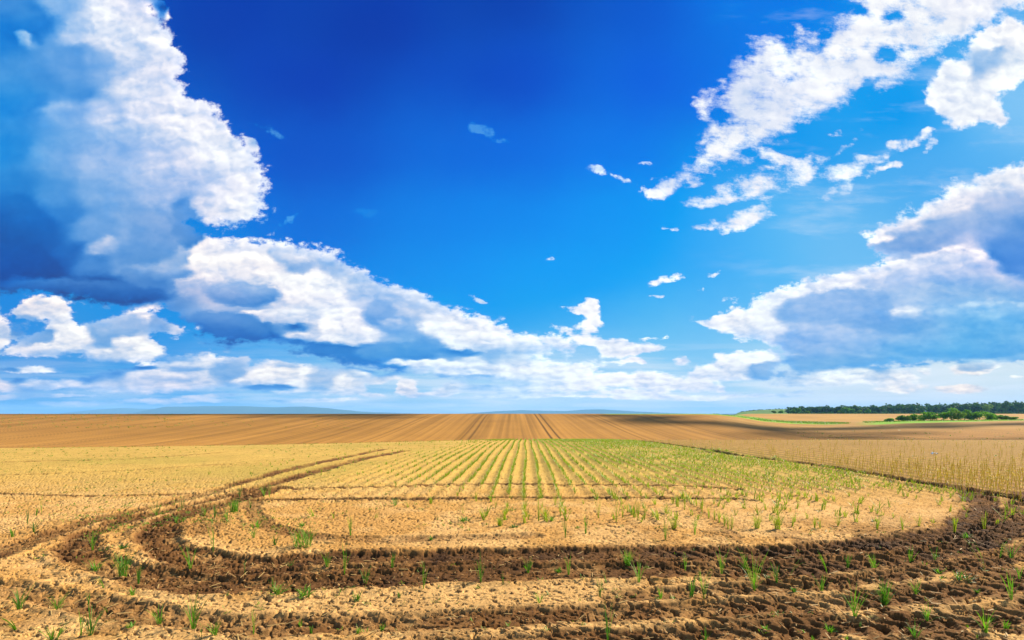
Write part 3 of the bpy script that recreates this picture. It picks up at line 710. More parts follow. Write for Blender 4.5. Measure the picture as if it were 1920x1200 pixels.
# coarse table of distance / arc length / side for each track, read back by interpolation
CG_X = np.arange(-16, 16.01, 0.04)
CG_Y = np.arange(2.4, 40.01, 0.04)


def track_fields(x, y):
    """for every point: relief from the tracks, wetness with painted shade"""
    z = np.zeros_like(x)
    wet = np.zeros_like(x)
    rough = np.zeros_like(x)
    wig = (fbm(x, y, 1.7, 3, 51) - 0.5)
    edge = (fbm(x, y, 6.0, 4, 52) - 0.5)
    for C_, hw, depth, wt_, lug in _t_data:
        R_ = hw * 2.6
        lo, hi = C_.min(0) - R_, C_.max(0) + R_
        sel = np.where((x > lo[0]) & (x < hi[0]) & (y > lo[1]) & (y < hi[1]))[0]
        if not len(sel):
            continue
        xs, ys = x[sel], y[sel]
        best = np.full(len(sel), 1e9)
        arc = np.zeros(len(sel))
        side = np.zeros(len(sel))
        s0 = 0.0
        for (ax, ay), (bx, by) in zip(C_[:-1], C_[1:]):
            ex, ey = bx - ax, by - ay
            L = math.hypot(ex, ey) + 1e-9
            near = np.where((xs > min(ax, bx) - R_) & (xs < max(ax, bx) + R_) & (ys > min(ay, by) - R_) & (ys < max(ay, by) + R_))[0]
            if len(near):
                qx, qy = xs[near] - ax, ys[near] - ay
                t = np.clip((qx * ex + qy * ey) / (L * L), 0, 1)
                d = np.hypot(qx - t * ex, qy - t * ey)
                m_ = d < best[near]
                ii = near[m_]
                best[ii] = d[m_]
                arc[ii] = s0 + t[m_] * L
                side[ii] = (np.sign(ex * qy - ey * qx) * d)[m_]
            s0 += L
        d = best / hw + wig[sel] * 0.8 + edge[sel] * 0.8
        inside = 1 - sst(d, 0.7, 1.15)
        berm = np.exp(-((d - 1.35) / 0.28) ** 2)
        strength = 0.75 + 0.5 * wig[sel]
        zz = -depth * inside * strength + depth * 0.55 * berm
        if lug > 0:
            ph = arc / 0.19 + np.abs(side) / hw * 0.75 + wig[sel] * 0.8
            bar = np.clip(np.sin(ph * 2 * math.pi) * 1.6, -1, 1)
            worn = sst(fbm(xs, ys, 0.8, 3, 77), 0.38, 0.6)
            crisp = sst(xs / ys, .25, .5) * sst(lug, .015, .02)      # the tread print is deepest where the wheel turned hard, at the right
            zz += lug * 0.5 * bar * np.clip(1.45 - d, 0, 1) * (worn * (1 - crisp) + 1.5 * crisp)
        z[sel] = np.where(np.abs(zz) > np.abs(z[sel]), zz, z[sel])
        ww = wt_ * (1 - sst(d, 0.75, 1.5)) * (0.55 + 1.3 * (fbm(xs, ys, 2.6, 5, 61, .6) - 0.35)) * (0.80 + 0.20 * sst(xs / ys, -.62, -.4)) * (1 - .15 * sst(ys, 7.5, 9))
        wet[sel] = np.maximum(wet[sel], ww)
        rough[sel] = np.maximum(rough[sel], (1 - sst(d, 0.9, 1.9)) * min(1, wt_ + .1))
    return z, np.clip(wet, 0, 1), rough


ROW_DX = 0.33
ROW_HEAD = 0.026


def relief(x, y):
    """small forms of the near field, soil damp, and shade painted into its colour"""
    near = 1 - sst(y, 30, 60)
    z, wet, rough = track_fields(x, y)
    z = z + 0.035 * (fbm(x, y, 0.7, 3, 5) - 0.5) * near
    fore = 1 - sst(y, 5.5, 9.0)                     # the churned strip nearest the camera
    right = sst(x / np.maximum(y, .1), 0.0, 0.8)
    cl = 0.18 + 0.82 * np.maximum(rough, fore * (0.35 + 0.5 * right))
    lumps = fbm(x + .05 * fbm(x, y, 5, 2, 22), y * 1.15, 12.0, 4, 21, 0.6, ridged=True)
    z += (lumps - 0.6) * 0.026 * cl * near
    # crumbs and pits: elongated small dark holes in the crust
    wx_, wy_ = x + 0.05 * fbm(x, y, 8, 2, 31), y + 0.05 * fbm(x, y, 8, 2, 32)
    n = fbm(wx_ * 1.0 + wy_ * .3, wy_ * 1.5, 24.0, 2, 33, 0.5)
    cover = 0.675 - 0.05 * cl + 0.08 * (fbm(x, y, 0.9, 2, 34) - 0.5)
    pit = sst(n, cover - .02, cover + 0.05)
    z -= pit * (0.014 + 0.014 * cl) * near * (1 - sst(y, 10, 20))
    # mud cracks into plates, strongest low on the right
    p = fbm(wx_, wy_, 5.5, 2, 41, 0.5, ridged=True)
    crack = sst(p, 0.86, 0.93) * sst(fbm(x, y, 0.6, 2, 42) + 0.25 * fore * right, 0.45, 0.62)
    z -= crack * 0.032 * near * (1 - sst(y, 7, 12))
    # low ridges between the drilled rows
    xr = x - ROW_HEAD * y
    rows = 0.5 + 0.5 * np.cos(2 * math.pi * xr / ROW_DX)
    inrow = sst(y, 8.5, 11) * sst(xr, -7, -3) * (1 - sst(xr, 8.6, 9.2))
    z += 0.02 * rows * inrow * near
    dark = np.clip(0.25 * crack + 0.2 * pit, 0, .8)  # shade of cracks and pits, painted into the soil colour
    return z, wet, dark, fore, right, inrow, rows


# ---------------------------------------------------------------- the sheet
dense = np.linspace(-1.24, 1.24, 1560)
g_ = 1.0 * 1.13 ** np.arange(1, 32)
side_ = 1.24 + (g_ - 1) * 0.035
side_ = side_[side_ < 30]
T_ = np.concatenate([-side_[::-1], dense, side_])
py_near = np.concatenate([np.linspace(1290, 1205, 50, endpoint=False), np.linspace(1205, 850, 420, endpoint=False), np.linspace(850, 808, 110, endpoint=False)])
Yn = CAM_H * 960 / (py_near - 775.0)
Yf = np.concatenate([np.linspace(Yn[-1] + .8, 110, 60, endpoint=False), np.linspace(110, 300, 190, endpoint=False), np.linspace(300, 760, 110, endpoint=False), np.geomspace(760, 26000, 40)])
Ys = np.concatenate([Yn, Yf])
NT, NY = len(T_), len(Ys)
TT, YY = np.meshgrid(T_, Ys, indexing='xy')
X = (TT * YY).ravel()
Yv = YY.ravel()
Z = land(X, Yv)
nearm = np.where((Yv < 62) & (np.abs(X) < 80))[0]
rz, rwet_shade, rpit_shade, rfore, rright, rinrow, rrows = relief(X[nearm], Yv[nearm])
Z[nearm] += rz
WET_SHADE = np.zeros_like(X)
WET_SHADE[nearm] = rwet_shade
PIT_SHADE = np.zeros_like(X)
PIT_SHADE[nearm] = rpit_shade

# colours of the soil, with some shade painted in
f = X / Yv
xr = X - ROW_HEAD * Yv
big = fbm(X, Yv, 0.25, 4, 91)
med = fbm(X, Yv, 2.0, 3, 92)
pale = np.array([.51, .295, .102])          # dry crust
tan = np.array([.43, .225, .062])
straw = np.array([.43, .270, .062])
wet_shade_col = np.array([.032, .016, .008])  # damp rut soil, also the tone of the painted foreground shade
brown = np.array([.135, .062, .020])
A = np.empty((len(X), 3))
mixf = sst(med * 0.6 + big * 0.4, 0.38, 0.62)[:, None]
A[:] = pale * (1 - mixf) + tan * mixf
w = sst(Yv, 7.5, 15)[:, None]
A = A * (1 - w) + (straw * (0.9 + 0.25 * med[:, None])) * w
# the seeded part carries a bloom of young green too small to see as plants
w = (sst(xr, -1.5, 3.0) * (1 - sst(xr, 9.0, 11.0)) * sst(Yv, 10, 20) * (1 - sst(Yv, 60, 75)) * (.55 + .45 * np.cos(2 * math.pi * xr / ROW_DX)))[:, None] * 0.8
A = A * (1 - w) + np.array([.28, .26, .04]) * w
# thin green bloom in patches on the left
w = ((1 - sst(xr, -4, -2)) * sst(fbm(X, Yv, .35, 4, 141), .48, .68) * sst(Yv, 9, 14) * (1 - sst(Yv, 60, 75)))[:, None] * .22
A = A * (1 - w) + np.array([.20, .22, .03]) * w
# stubble part on the right is browner
w = (sst(xr - 9.0 + 0.075 * np.clip(Yv - 10, 0, 30), 0, .5) * (1 - sst(Yv, 60, 75)) * sst(Yv, 8.2, 9.5))[:, None] * 0.75
sr = .75 + .35 * np.cos(2 * math.pi * (xr + .06 * np.clip(Yv - 12, 0, 30)) / .60)
A = A * (1 - w) + np.array([.29, .155, .036]) * sr[:, None] * w
# brown soil of the nearest strip, with vignette darkening painted in
fore = np.zeros_like(X)
fore[nearm] = rfore
rgt = np.zeros_like(X)
rgt[nearm] = rright
w = (fore * (0.10 + 0.75 * rgt + .35 * (1 - sst(Yv, 3.7, 4.6))) * sst(fbm(X, Yv, 2.2, 5, 95, .6), 0.42, 0.57))[:, None].clip(0, .95)
A = A * (1 - w) + brown * w
w = (WET_SHADE * 0.97)[:, None]
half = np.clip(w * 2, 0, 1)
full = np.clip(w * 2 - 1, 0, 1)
A = (A * (1 - half) + brown * half) * (1 - full) + wet_shade_col * full
A *= (1 - PIT_SHADE * 0.9)[:, None]

# far side of the valley: ploughed slope with drill lines running straight away
farw = sst(Yv, 76, 84)[:, None]
pl = np.array([.27, .130, .026])
l1 = vnoise(X * 1.15, Yv * 0.012, 101)
l2 = vnoise(X * 0.35, Yv * 0.010, 102)
l3 = vnoise(X * 3.1, Yv * 0.015, 103)
stripe = 0.55 + 0.35 * l1 + 0.30 * l2 + 0.35 * l3
FC = pl * stripe[:, None]
tram = np.zeros_like(X)
for xc in np.arange(-186, 150, 20.1):
    for s_ in (-0.9, 0.9):
        tram = np.maximum(tram, np.exp(-(((X - (xc - 5.4 - 0.0 + s_ + 0.18 * vnoise(Yv * .05, Yv * 0, 5))) / 0.25) ** 2)))
stren = np.where(np.abs(X - 5) < 14, 1.0, 0.45)
FC = FC * (1 - 0.88 * (tram * stren)[:, None])
# paler upper left field with sparse weeds, and the lower flat right fields
crest_y = 205
w = (sst(f, 0.36, 0.45) * sst(Yv, 130, 170))[:, None]
FC = FC * (1 - w) + np.array([.30, .165, .042]) * (0.85 + .3 * vnoise(X * .2 + Yv * .1, Yv * .12, 104))[:, None] * w
FC = FC * (0.74 + 0.52 * fbm(X * .5, Yv, .022, 4, 131))[:, None]
A = A * (1 - farw) + FC * farw
# field behind the brow on the right
w = (sst(Yv, 285, 300) * sst(f, 0.3, 0.38))[:, None]
A = A * (1 - w) + np.array([.34, .185, .042]) * (0.85 + .3 * vnoise(X * .05, Yv * .09, 105))[:, None] * w
# grass verges
GRASS = np.array([.15, .29, .020])
u_ = 960 + 960 * f
gr = np.zeros_like(X)
yg = np.interp(u_, [1330, 1380, 1400, 1447, 1480, 1560, 1600], [600, 540, 430, 345, 300, 245, 210])
gr = np.maximum(gr, sst(u_, 1325, 1340) * (1 - sst(u_, 1560, 1600)) * sst(Yv, 199, 203) * (1 - sst(Yv, yg, yg + 8)))
gr = np.maximum(gr, sst(u_, 1120, 1150) * (1 - sst(u_, 1340, 1400)) * sst(Yv, 199, 202) * (1 - sst(Yv, 268, 276)))
yb = 235 + 20 * (u_ - 1640) / 280
gr = np.maximum(gr, sst(u_, 1595, 1660) * sst(Yv, yb - 50, yb - 44) * (1 - sst(Yv, yb + 26, yb + 32)))
gr = np.maximum(gr, sst(Yv, 545, 552) * sst(f, .3, .36) * (1 - sst(Yv, 760, 800)))
gr = gr * (0.85 + 0.3 * vnoise(X * .4, Yv * .3, 106))
w = np.clip(gr, 0, 1)[:, None]
A = A * (1 - w) + GRASS * (0.8 + 0.5 * vnoise(X * .9, Yv * .9, 107))[:, None] * w
w = sst(Yv, 800, 1000)[:, None]
A = A * (1 - w) + np.array([.07, .10, .04]) * w
A = np.clip(A, 0.005, .9)

idx = np.arange(NT * NY).reshape(NY, NT)
F_ = np.stack([idx[:-1, :-1], idx[:-1, 1:], idx[1:, 1:], idx[1:, :-1]], -1).reshape(-1, 4)
V_ = np.stack([X, Yv, Z], -1)
# ground behind and under the camera
y0 = Ys[0]
bx_ = np.concatenate([-np.geomspace(900, abs(T_[0]) * y0 + 5, 12), T_ * y0, np.geomspace(abs(T_[0]) * y0 + 5, 900, 12)])
by_ = np.array([y0, 2.5, 1.5, 0, -3, -10, -40, -150, -900])
BX, BY = np.meshgrid(bx_, by_)
bz = land(BX.ravel(), BY.ravel())
k0 = 12
bz = bz.reshape(BX.shape)
bz[0, k0:k0 + NT] = Z[:NT]
BV = np.stack([BX.ravel(), BY.ravel(), bz.ravel()], -1)
bi = np.arange(BX.size).reshape(BX.shape) + len(V_)
BF = np.stack([bi[1:, :-1], bi[1:, 1:], bi[:-1, 1:], bi[:-1, :-1]], -1).reshape(-1, 4)
# side wedges between the fan and the far left / right
VA = np.concatenate([V_, BV])
FA = np.concatenate([F_, BF])
BA = np.tile(tan, (len(BV), 1))
BA[k0:k0 + NT] = A[:NT]
AA = np.concatenate([A, BA])
WA = np.concatenate([WET_SHADE, np.zeros(len(BV))])
NA = np.concatenate([1 - sst(Yv, 25, 70), np.ones(len(BV))])

soil, gs, bs = mat('soil', 0.95, 0.04)
alb = gs.attr('albedo')['Color']
wet_shade_n = gs.attr('wet')['Fac']
nearn = gs.attr('near')['Fac']
geo = gs.node('ShaderNodeNewGeometry')
P_ = geo.outputs['Position']
n1 = gs.noise(P_, 22.0, 5, 0.65, dim='3D')['Fac']
n2 = gs.noise(P_, 3.0, 4, 0.6, dim='3D')['Fac']
n3 = gs.noise(P_, 0.12, 4, 0.6, dim='3D')['Fac']
grain = gs.noise(P_, 140.0, 3, 0.6, dim='3D')['Fac']
f1 = gs.m('MULTIPLY_ADD', n1, 0.5, 0.75)
f2 = gs.m('MULTIPLY_ADD', n2, 0.40, 0.80)
f3 = gs.m('MULTIPLY_ADD', n3, 0.30, 0.85)
ff = gs.m('MULTIPLY', gs.m('MULTIPLY', f1, f2), f3)
bc = gs.v('MULTIPLY', alb, gs.comb(ff, gs.m('POWER', ff, 1.12), gs.m('POWER', ff, 1.3)))
# dark specks: soil crumbs, with small pit shadows painted in
sp = gs.step(gs.noise(P_, 55.0, 2, 0.5, dim='3D')['Fac'], 0.60, 0.66, 0.0, 0.75)
sp2 = gs.step(gs.noise(gs.v('MULTIPLY', P_, (1.0, 1.0, 0.3)), 17.0, 3, 0.55, dim='3D')['Fac'], 0.63, 0.69, 0.0, 0.8)
sp = gs.m('MULTIPLY', gs.m('MAXIMUM', sp, sp2), nearn)
bc = gs.mix(sp, bc, (.07, .035, .015))
gs.put(bs.inputs['Base Color'], bc)
gs.put(bs.inputs['Roughness'], gs.step(wet_shade_n, 0.5, 1.0, 1.0, 0.85))
bump = gs.node('ShaderNodeBump')
bump.inputs['Distance'].default_value = 0.02
gs.put(bump.inputs['Strength'], gs.m('MULTIPLY_ADD', nearn, 0.45, 0.05))
gs.put(bump.inputs['Height'], gs.m('ADD', n1, gs.m('MULTIPLY', grain, 0.35)))
gs.put(bs.inputs['Normal'], bump.outputs[0])

ground = np_mesh('ground', VA, FA, soil, 'structure', smooth=True)
ca = ground.data.attributes.new('albedo', 'FLOAT_COLOR', 'POINT')
ca.data.foreach_set('color', np.concatenate([AA, np.ones((len(AA), 1))], 1).astype(np.float32).ravel())
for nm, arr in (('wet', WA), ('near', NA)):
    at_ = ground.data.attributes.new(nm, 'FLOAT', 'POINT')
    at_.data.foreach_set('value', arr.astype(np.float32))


def ground_z(x, y):
    x, y = np.atleast_1d(np.asarray(x, float)), np.atleast_1d(np.asarray(y, float))
    z = land(x, y)
    m_ = y < 62
    if m_.any():
        z[m_] += relief(x[m_], y[m_])[0]
    return z

# ================================================================= leaves and blades
def leaf_mat(name, col, col2, trans=0.35, rough=0.55):
    m, gg, b = mat(name, rough, 0.25)
    oi = gg.node('ShaderNodeObjectInfo')
    gp = gg.node('ShaderNodeNewGeometry').outputs['Position']
    n = gg.noise(gp, 9.0, 2, 0.5, dim='3D')['Fac']
    fct = gg.m('ADD', gg.m('MULTIPLY', n, 0.7), gg.m('MULTIPLY', oi.outputs['Random'], 0.4), clamp=True)
    c = gg.mix(fct, col, col2)
    gg.put(b.inputs['Base Color'], c)
    tr = gg.node('ShaderNodeBsdfTranslucent')
    gg.put(tr.inputs['Color'], gg.v('MULTIPLY', c, (1.1, 1.25, 0.6)))
    ms = gg.node('ShaderNodeMixShader')
    ms.inputs[0].default_value = trans
    gg.t.links.new(b.outputs[0], ms.inputs[1])
    gg.t.links.new(tr.outputs[0], ms.inputs[2])
    gg.t.links.new(ms.outputs[0], gg.t.nodes['Material Output'].inputs['Surface'])
    return m


M_GRASS = leaf_mat('grass_blade', (.060, .165, .012), (.150, .300, .016), .45)
M_DARKG = leaf_mat('dark_grass_blade', (.035, .110, .012), (.085, .200, .016), .4)
M_YOUNG = leaf_mat('young_crop', (.150, .240, .012), (.300, .330, .020), .35)
M_STRAW = leaf_mat('dry_stalk', (.54, .36, .035), (.72, .54, .06), .25, .7)
M_CHAFF = leaf_mat('chaff', (.26, .16, .05), (.40, .27, .09), .1, .8)
M_WEED = leaf_mat('small_weed', (.080, .170, .012), (.180, .250, .015), .3)


def blade(V, F, x, y, z, h, w, az, lean, curl, seg=4, twist=0.0):
    """one tapering blade of grass, bending over towards az"""
    b0 = len(V)
    dx_, dy_ = math.cos(az), math.sin(az)
    px_, py_ = -dy_, dx_
    th = lean
    cx, cz = 0.0, 0.0
    for i in range(seg + 1):
        t = i / seg
        ww = w * (0.55 + 0.9 * t) * (1 - t) ** 0.75 * 0.5 + 0.0004 if i < seg else 0.0003
        ta = twist * t
        qx, qy = px_ * math.cos(ta) + dx_ * math.sin(ta), py_ * math.cos(ta) + dy_ * math.sin(ta)
        X0, Y0, Z0 = x + dx_ * cx, y + dy_ * cx, z + cz
        V.append((X0 - qx * ww, Y0 - qy * ww, Z0))
        V.append((X0 + qx * ww, Y0 + qy * ww, Z0 + ww * 0.3))
        th = lean + curl * (t + 1.0 / seg)
        cx += math.sin(th) * h / seg
        cz += math.cos(th) * h / seg
    for i in range(seg):
        a = b0 + 2 * i
        F.append((a, a + 1, a + 3, a + 2))


def tuft_mesh(kind, h, w, seed):
    """kinds: upright, fan, bushy, thin, low, bent"""
    r = random.Random(seed)
    V, F = [], []
    if kind == 'thin':
        n, spread, lean, curl, bw = r.randint(5, 7), .008, .12, .35, .0125
    elif kind == 'upright':
        n, spread, lean, curl, bw = r.randint(12, 17), .018, .20, .45, .0125
    elif kind == 'fan':
        n, spread, lean, curl, bw = r.randint(17, 23), .022, .50, .70, .0135
    elif kind == 'bushy':
        n, spread, lean, curl, bw = r.randint(60, 75), w * .38, .40, .65, .0115
    elif kind == 'bent':
        n, spread, lean, curl, bw = 6, .007, .50, .6, .0125
    else:
        n, spread, lean, curl, bw = r.randint(26, 36), w * .42, .85, .60, .0230
    base_az = r.uniform(0, 6.28)
    for i in range(n):
        az = r.uniform(0, 6.283) if kind != 'bent' else base_az + r.uniform(-.3, .3)
        rr = spread * math.sqrt(r.random())
        ph = r.uniform(0, 6.283)
        hh = h * (r.uniform(.55, 1.0) if i else 1.0)
        if kind in ('thin', 'upright') and i == 0:
            ln = .03
        else:
            ln = abs(r.gauss(lean, .18))
        hh *= 1.0 / max(0.55, math.cos(min(ln + curl * .4, 1.0)))
        if kind == 'low':
            hh *= 1.2
        blade(V, F, rr * math.cos(ph), rr * math.sin(ph), -.01, hh, bw * r.uniform(.7, 1.25), az, ln, curl * r.uniform(.4, 1.3), 5, r.uniform(-.8, .8))
    if kind == 'thin':
        # small side leaves off the stem
        for q in range(3):
            blade(V, F, 0, 0, h * (.3 + .2 * q), h * .35, bw * .9, r.uniform(0, 6.28), .6, .6, 3)
    return V, F


# (foot as a sight line x, y; height in px; width in px; kind; look)
TUFTS = []


def _add(ox, oy, rows):
    for (zx, zy, zh, zw, kind) in rows:
        TUFTS.append((ox + zx / 2.609, oy + zy / 2.609, zh / 2.609, zw / 2.609, kind))


_add(0, 740, [(135, 630, 100, 30, 'thin'), (205, 580, 80, 20, 'thin'), (178, 590, 35, 20, 'thin'), (165, 672, 60, 60, 'fan'), (60, 695, 40, 25, 'upright'), (452, 752, 85, 35, 'upright'), (890, 552, 70, 35, 'upright'), (765, 585, 75, 45, 'fan'),
    (862, 622, 45, 45, 'fan'), (1050, 605, 70, 60, 'fan'), (1145, 572, 60, 70, 'bushy'), (1110, 612, 50, 40, 'fan'), (1172, 497, 50, 40, 'fan'), (1290, 502, 60, 55, 'fan'), (1318, 502, 75, 18, 'thin'), (1225, 552, 40, 25, 'upright'),
    (1043, 770, 150, 50, 'thin'), (600, 885, 125, 95, 'bushy'), (677, 915, 85, 40, 'upright'), (932, 862, 120, 50, 'fan'), (465, 850, 55, 70, 'low'), (1197, 887, 70, 20, 'thin'), (1600, 850, 65, 60, 'fan'), (1482, 742, 95, 150, 'bushy'),
    (1345, 737, 42, 40, 'upright'), (1240, 702, 60, 60, 'fan'), (1255, 642, 40, 70, 'low'), (1420, 832, 35, 45, 'fan'), (1355, 985, 60, 100, 'low'), (1490, 992, 42, 95, 'low'), (1335, 935, 50, 40, 'upright'), (512, 950, 70, 40, 'bent'),
    (647, 987, 38, 42, 'fan'), (95, 1050, 95, 100, 'fan'), (280, 1052, 95, 75, 'fan'), (78, 1150, 90, 60, 'bent'), (442, 1182, 155, 90, 'fan'), (397, 1182, 110, 30, 'thin'), (262, 1202, 95, 130, 'fan'), (530, 1052, 38, 30, 'bent'),
    (782, 1112, 85, 105, 'fan'), (945, 1142, 160, 80, 'fan'), (985, 1202, 70, 20, 'thin'), (1050, 1187, 70, 85, 'fan'), (1240, 1165, 110, 25, 'thin'), (1520, 1165, 38, 25, 'upright'), (640, 1147, 28, 50, 'low'), (1470, 1117, 32, 25, 'upright'),
    (600, 755, 30, 50, 'low'), (1000, 590, 50, 35, 'fan'), (1480, 640, 25, 40, 'low'), (430, 1020, 50, 25, 'thin')])
_add(640, 740, [(45, 690, 90, 42, 'upright'), (15, 882, 150, 25, 'thin'), (118, 917, 85, 65, 'fan'), (250, 852, 60, 30, 'upright'), (402, 952, 120, 35, 'thin'), (682, 922, 130, 50, 'upright'), (912, 862, 75, 55, 'fan'), (1110, 872, 95, 45, 'upright'),
    (790, 932, 60, 12, 'thin'), (970, 1017, 60, 50, 'fan'), (80, 1002, 38, 75, 'low'), (285, 992, 32, 30, 'fan'), (80, 1152, 32, 35, 'fan'), (197, 1157, 32, 35, 'fan'), (1303, 1192, 190, 30, 'upright'), (1400, 832, 75, 65, 'bushy'), (1457, 917, 125, 50, 'fan'),
    (1265, 982, 90, 35, 'upright'), (1297, 922, 45, 25, 'bent'), (1560, 982, 60, 35, 'upright'), (1355, 977, 22, 30, 'low'), (600, 617, 24, 75, 'low'), (775, 642, 45, 50, 'bushy'), (965, 617, 120, 30, 'upright'), (915, 612, 42, 30, 'upright'),
    (1030, 617, 28, 40, 'low'), (1097, 702, 110, 40, 'upright'), (1195, 682, 90, 38, 'upright'), (1257, 602, 95, 30, 'upright'), (1345, 622, 115, 42, 'upright'), (1377, 602, 65, 25, 'upright'), (1450, 612, 110, 30, 'upright'), (1482, 612, 65, 25, 'upright'),
    (1585, 712, 135, 32, 'upright'), (1627, 652, 70, 50, 'bushy'), (660, 522, 45, 30, 'upright'), (755, 557, 42, 22, 'upright'), (1045, 542, 65, 25, 'upright'), (1072, 592, 82, 25, 'upright'), (265, 452, 48, 25, 'upright'), (265, 542, 36, 40, 'fan'),
    (440, 707, 22, 30, 'low'), (1640, 532, 50, 30, 'upright'), (845, 565, 14, 60, 'low'), (840, 648, 20, 60, 'low'), (1060, 862, 26, 22, 'low')])
_add(1280, 740, [(60, 682, 100, 30, 'upright'), (10, 562, 75, 25, 'upright'), (95, 572, 65, 22, 'upright'), (128, 602, 65, 16, 'upright'), (155, 610, 50, 18, 'upright'), (178, 620, 60, 20, 'upright'), (205, 640, 70, 20, 'upright'), (222, 650, 75, 20, 'upright'), (240, 658, 70, 22, 'upright'),
    (365, 652, 70, 62, 'bushy'), (465, 657, 72, 80, 'bushy'), (537, 642, 42, 25, 'upright'), (645, 652, 60, 30, 'upright'), (672, 652, 52, 25, 'upright'), (760, 642, 58, 62, 'fan'), (950, 657, 72, 48, 'upright'), (1075, 667, 82, 40, 'upright'), (1155, 642, 50, 50, 'fan'),
    (1330, 662, 70, 36, 'upright'), (1475, 642, 80, 42, 'upright'), (1385, 702, 24, 40, 'low'), (190, 862, 115, 42, 'upright'), (300, 842, 82, 20, 'upright'), (12, 852, 82, 22, 'thin'), (350, 952, 185, 52, 'fan'), (460, 922, 92, 92, 'fan'), (522, 882, 115, 36, 'bent'),
    (105, 982, 155, 45, 'upright'), (42, 982, 92, 62, 'upright'), (708, 882, 100, 36, 'bent'), (680, 952, 82, 45, 'fan'), (807, 842, 62, 36, 'upright'), (937, 852, 82, 48, 'fan'), (1115, 802, 82, 28, 'upright'), (1235, 812, 85, 28, 'upright'), (1478, 862, 145, 52, 'bent'),
    (1550, 792, 70, 25, 'bent'), (1605, 792, 80, 35, 'fan'), (1647, 902, 62, 38, 'upright'), (1258, 862, 32, 42, 'low'), (1370, 912, 52, 120, 'low'), (1608, 1012, 120, 36, 'upright'), (842, 1092, 165, 65, 'fan'), (987, 1012, 115, 62, 'bushy'), (1138, 972, 72, 45, 'fan'),
    (1197, 1102, 82, 56, 'fan'), (1137, 1192, 72, 48, 'fan'), (1482, 1172, 112, 132, 'fan'), (722, 1142, 40, 45, 'low'), (112, 1202, 75, 40, 'upright'), (405, 1142, 22, 35, 'low'), (1580, 1152, 38, 42, 'fan'), (545, 972, 25, 22, 'low'), (640, 1205, 34, 20, 'upright'), (800, 1200, 26, 20, 'upright'), (1440, 972, 22, 26, 'low')])

KIND_WORD = {'thin': 'wispy grass stem', 'upright': 'narrow upright grass tuft', 'fan': 'spreading grass tuft', 'bushy': 'dense bushy grass clump', 'low': 'low flat green clump', 'bent': 'leaning grass tuft'}
BANDS = [(1150, 2000, 'at the bottom edge'), (1100, 1150, 'just above the bottom edge'), (1062, 1100, 'on the dark rut\'s near lip'),
         (1020, 1062, 'in the dark wheel rut'), (996, 1020, 'just behind the dark rut'), (965, 996, 'in the far line inside the loop'), (0, 965, 'by the straight wheel marks')]
ORD = ['first', 'second', 'third', 'fourth', 'fifth', 'sixth', 'seventh', 'eighth', 'ninth', 'tenth', 'eleventh', 'twelfth', 'thirteenth', 'fourteenth', 'fifteenth', 'sixteenth', 'seventeenth', 'eighteenth', 'nineteenth', 'twentieth',
       'twenty-first', 'twenty-second', 'twenty-third', 'twenty-fourth', 'twenty-fifth', 'twenty-sixth', 'twenty-seventh', 'twenty-eighth', 'twenty-ninth', 'thirtieth', 'thirty-first', 'thirty-second', 'thirty-third', 'thirty-fourth', 'thirty-fifth']
feet = [at(t[0], t[1]) for t in TUFTS]
gz = ground_z([p[0] for p in feet], [p[1] for p in feet])
by_key = {}
for i, (ux, uy, hp_, wp_, kind) in enumerate(TUFTS):
    band = next(b[2] for b in BANDS if b[0] <= uy < b[1])
    by_key.setdefault((band, kind), []).append((ux, i))
place = {}
for key, lst in by_key.items():
    lst.sort()
    for n_, (ux, i) in enumerate(lst):
        if len(lst) == 1:
            place[i] = 'the only one ' + key[0]
        else:
            place[i] = '%s from the left %s' % (ORD[n_] if n_ < len(ORD) else 'last', key[0])
for i, (ux, uy, hp_, wp_, kind) in enumerate(TUFTS):
    X0, Y0 = feet[i]
    h = hp_ / 960.0 * Y0 * 1.22
    w_ = wp_ / 960.0 * Y0
    V, F = tuft_mesh(kind, h, w_, 1000 + i)
    V = np.array(V)
    # pull the sideways reach to the width seen
    reach = np.percentile(np.abs(V[:, 0]), 97) * 2
    s_ = np.clip(w_ / max(reach, 1e-4), 0.45, 1.7)
    V[:, :2] *= s_
    V[:, 2] *= h / max(V[:, 2].max(), 1e-4)
    m_ = M_YOUNG if (uy < 1000 and kind in ('bushy', 'upright', 'fan') and ux > 860) else (M_DARKG if i % 3 == 0 else M_GRASS)
    o = mesh_obj('grass_tuft', V, F, m_)
    o.location = (X0, Y0, float(gz[i]))
    size = 'tall' if h > .2 else ('small' if h < .09 else 'medium-height')
    tag(o, '%s, %s' % (KIND_WORD[kind], place[i]), 'grass tuft', 'grass tufts scattered over the bare soil')

# ---------------------------------------------------------------- crop rows
rr_ = random.Random(5)


def sprig(V, F, x, y, z, h, r, n=3, w=.008, seg=2):
    for _ in range(n):
        blade(V, F, x + r.uniform(-.012, .012), y + r.uniform(-.02, .02), z - .005, h * r.uniform(.6, 1.1), w * r.uniform(.7, 1.3), r.uniform(0, 6.283), abs(r.gauss(.25, .2)), r.uniform(.1, .7), seg)


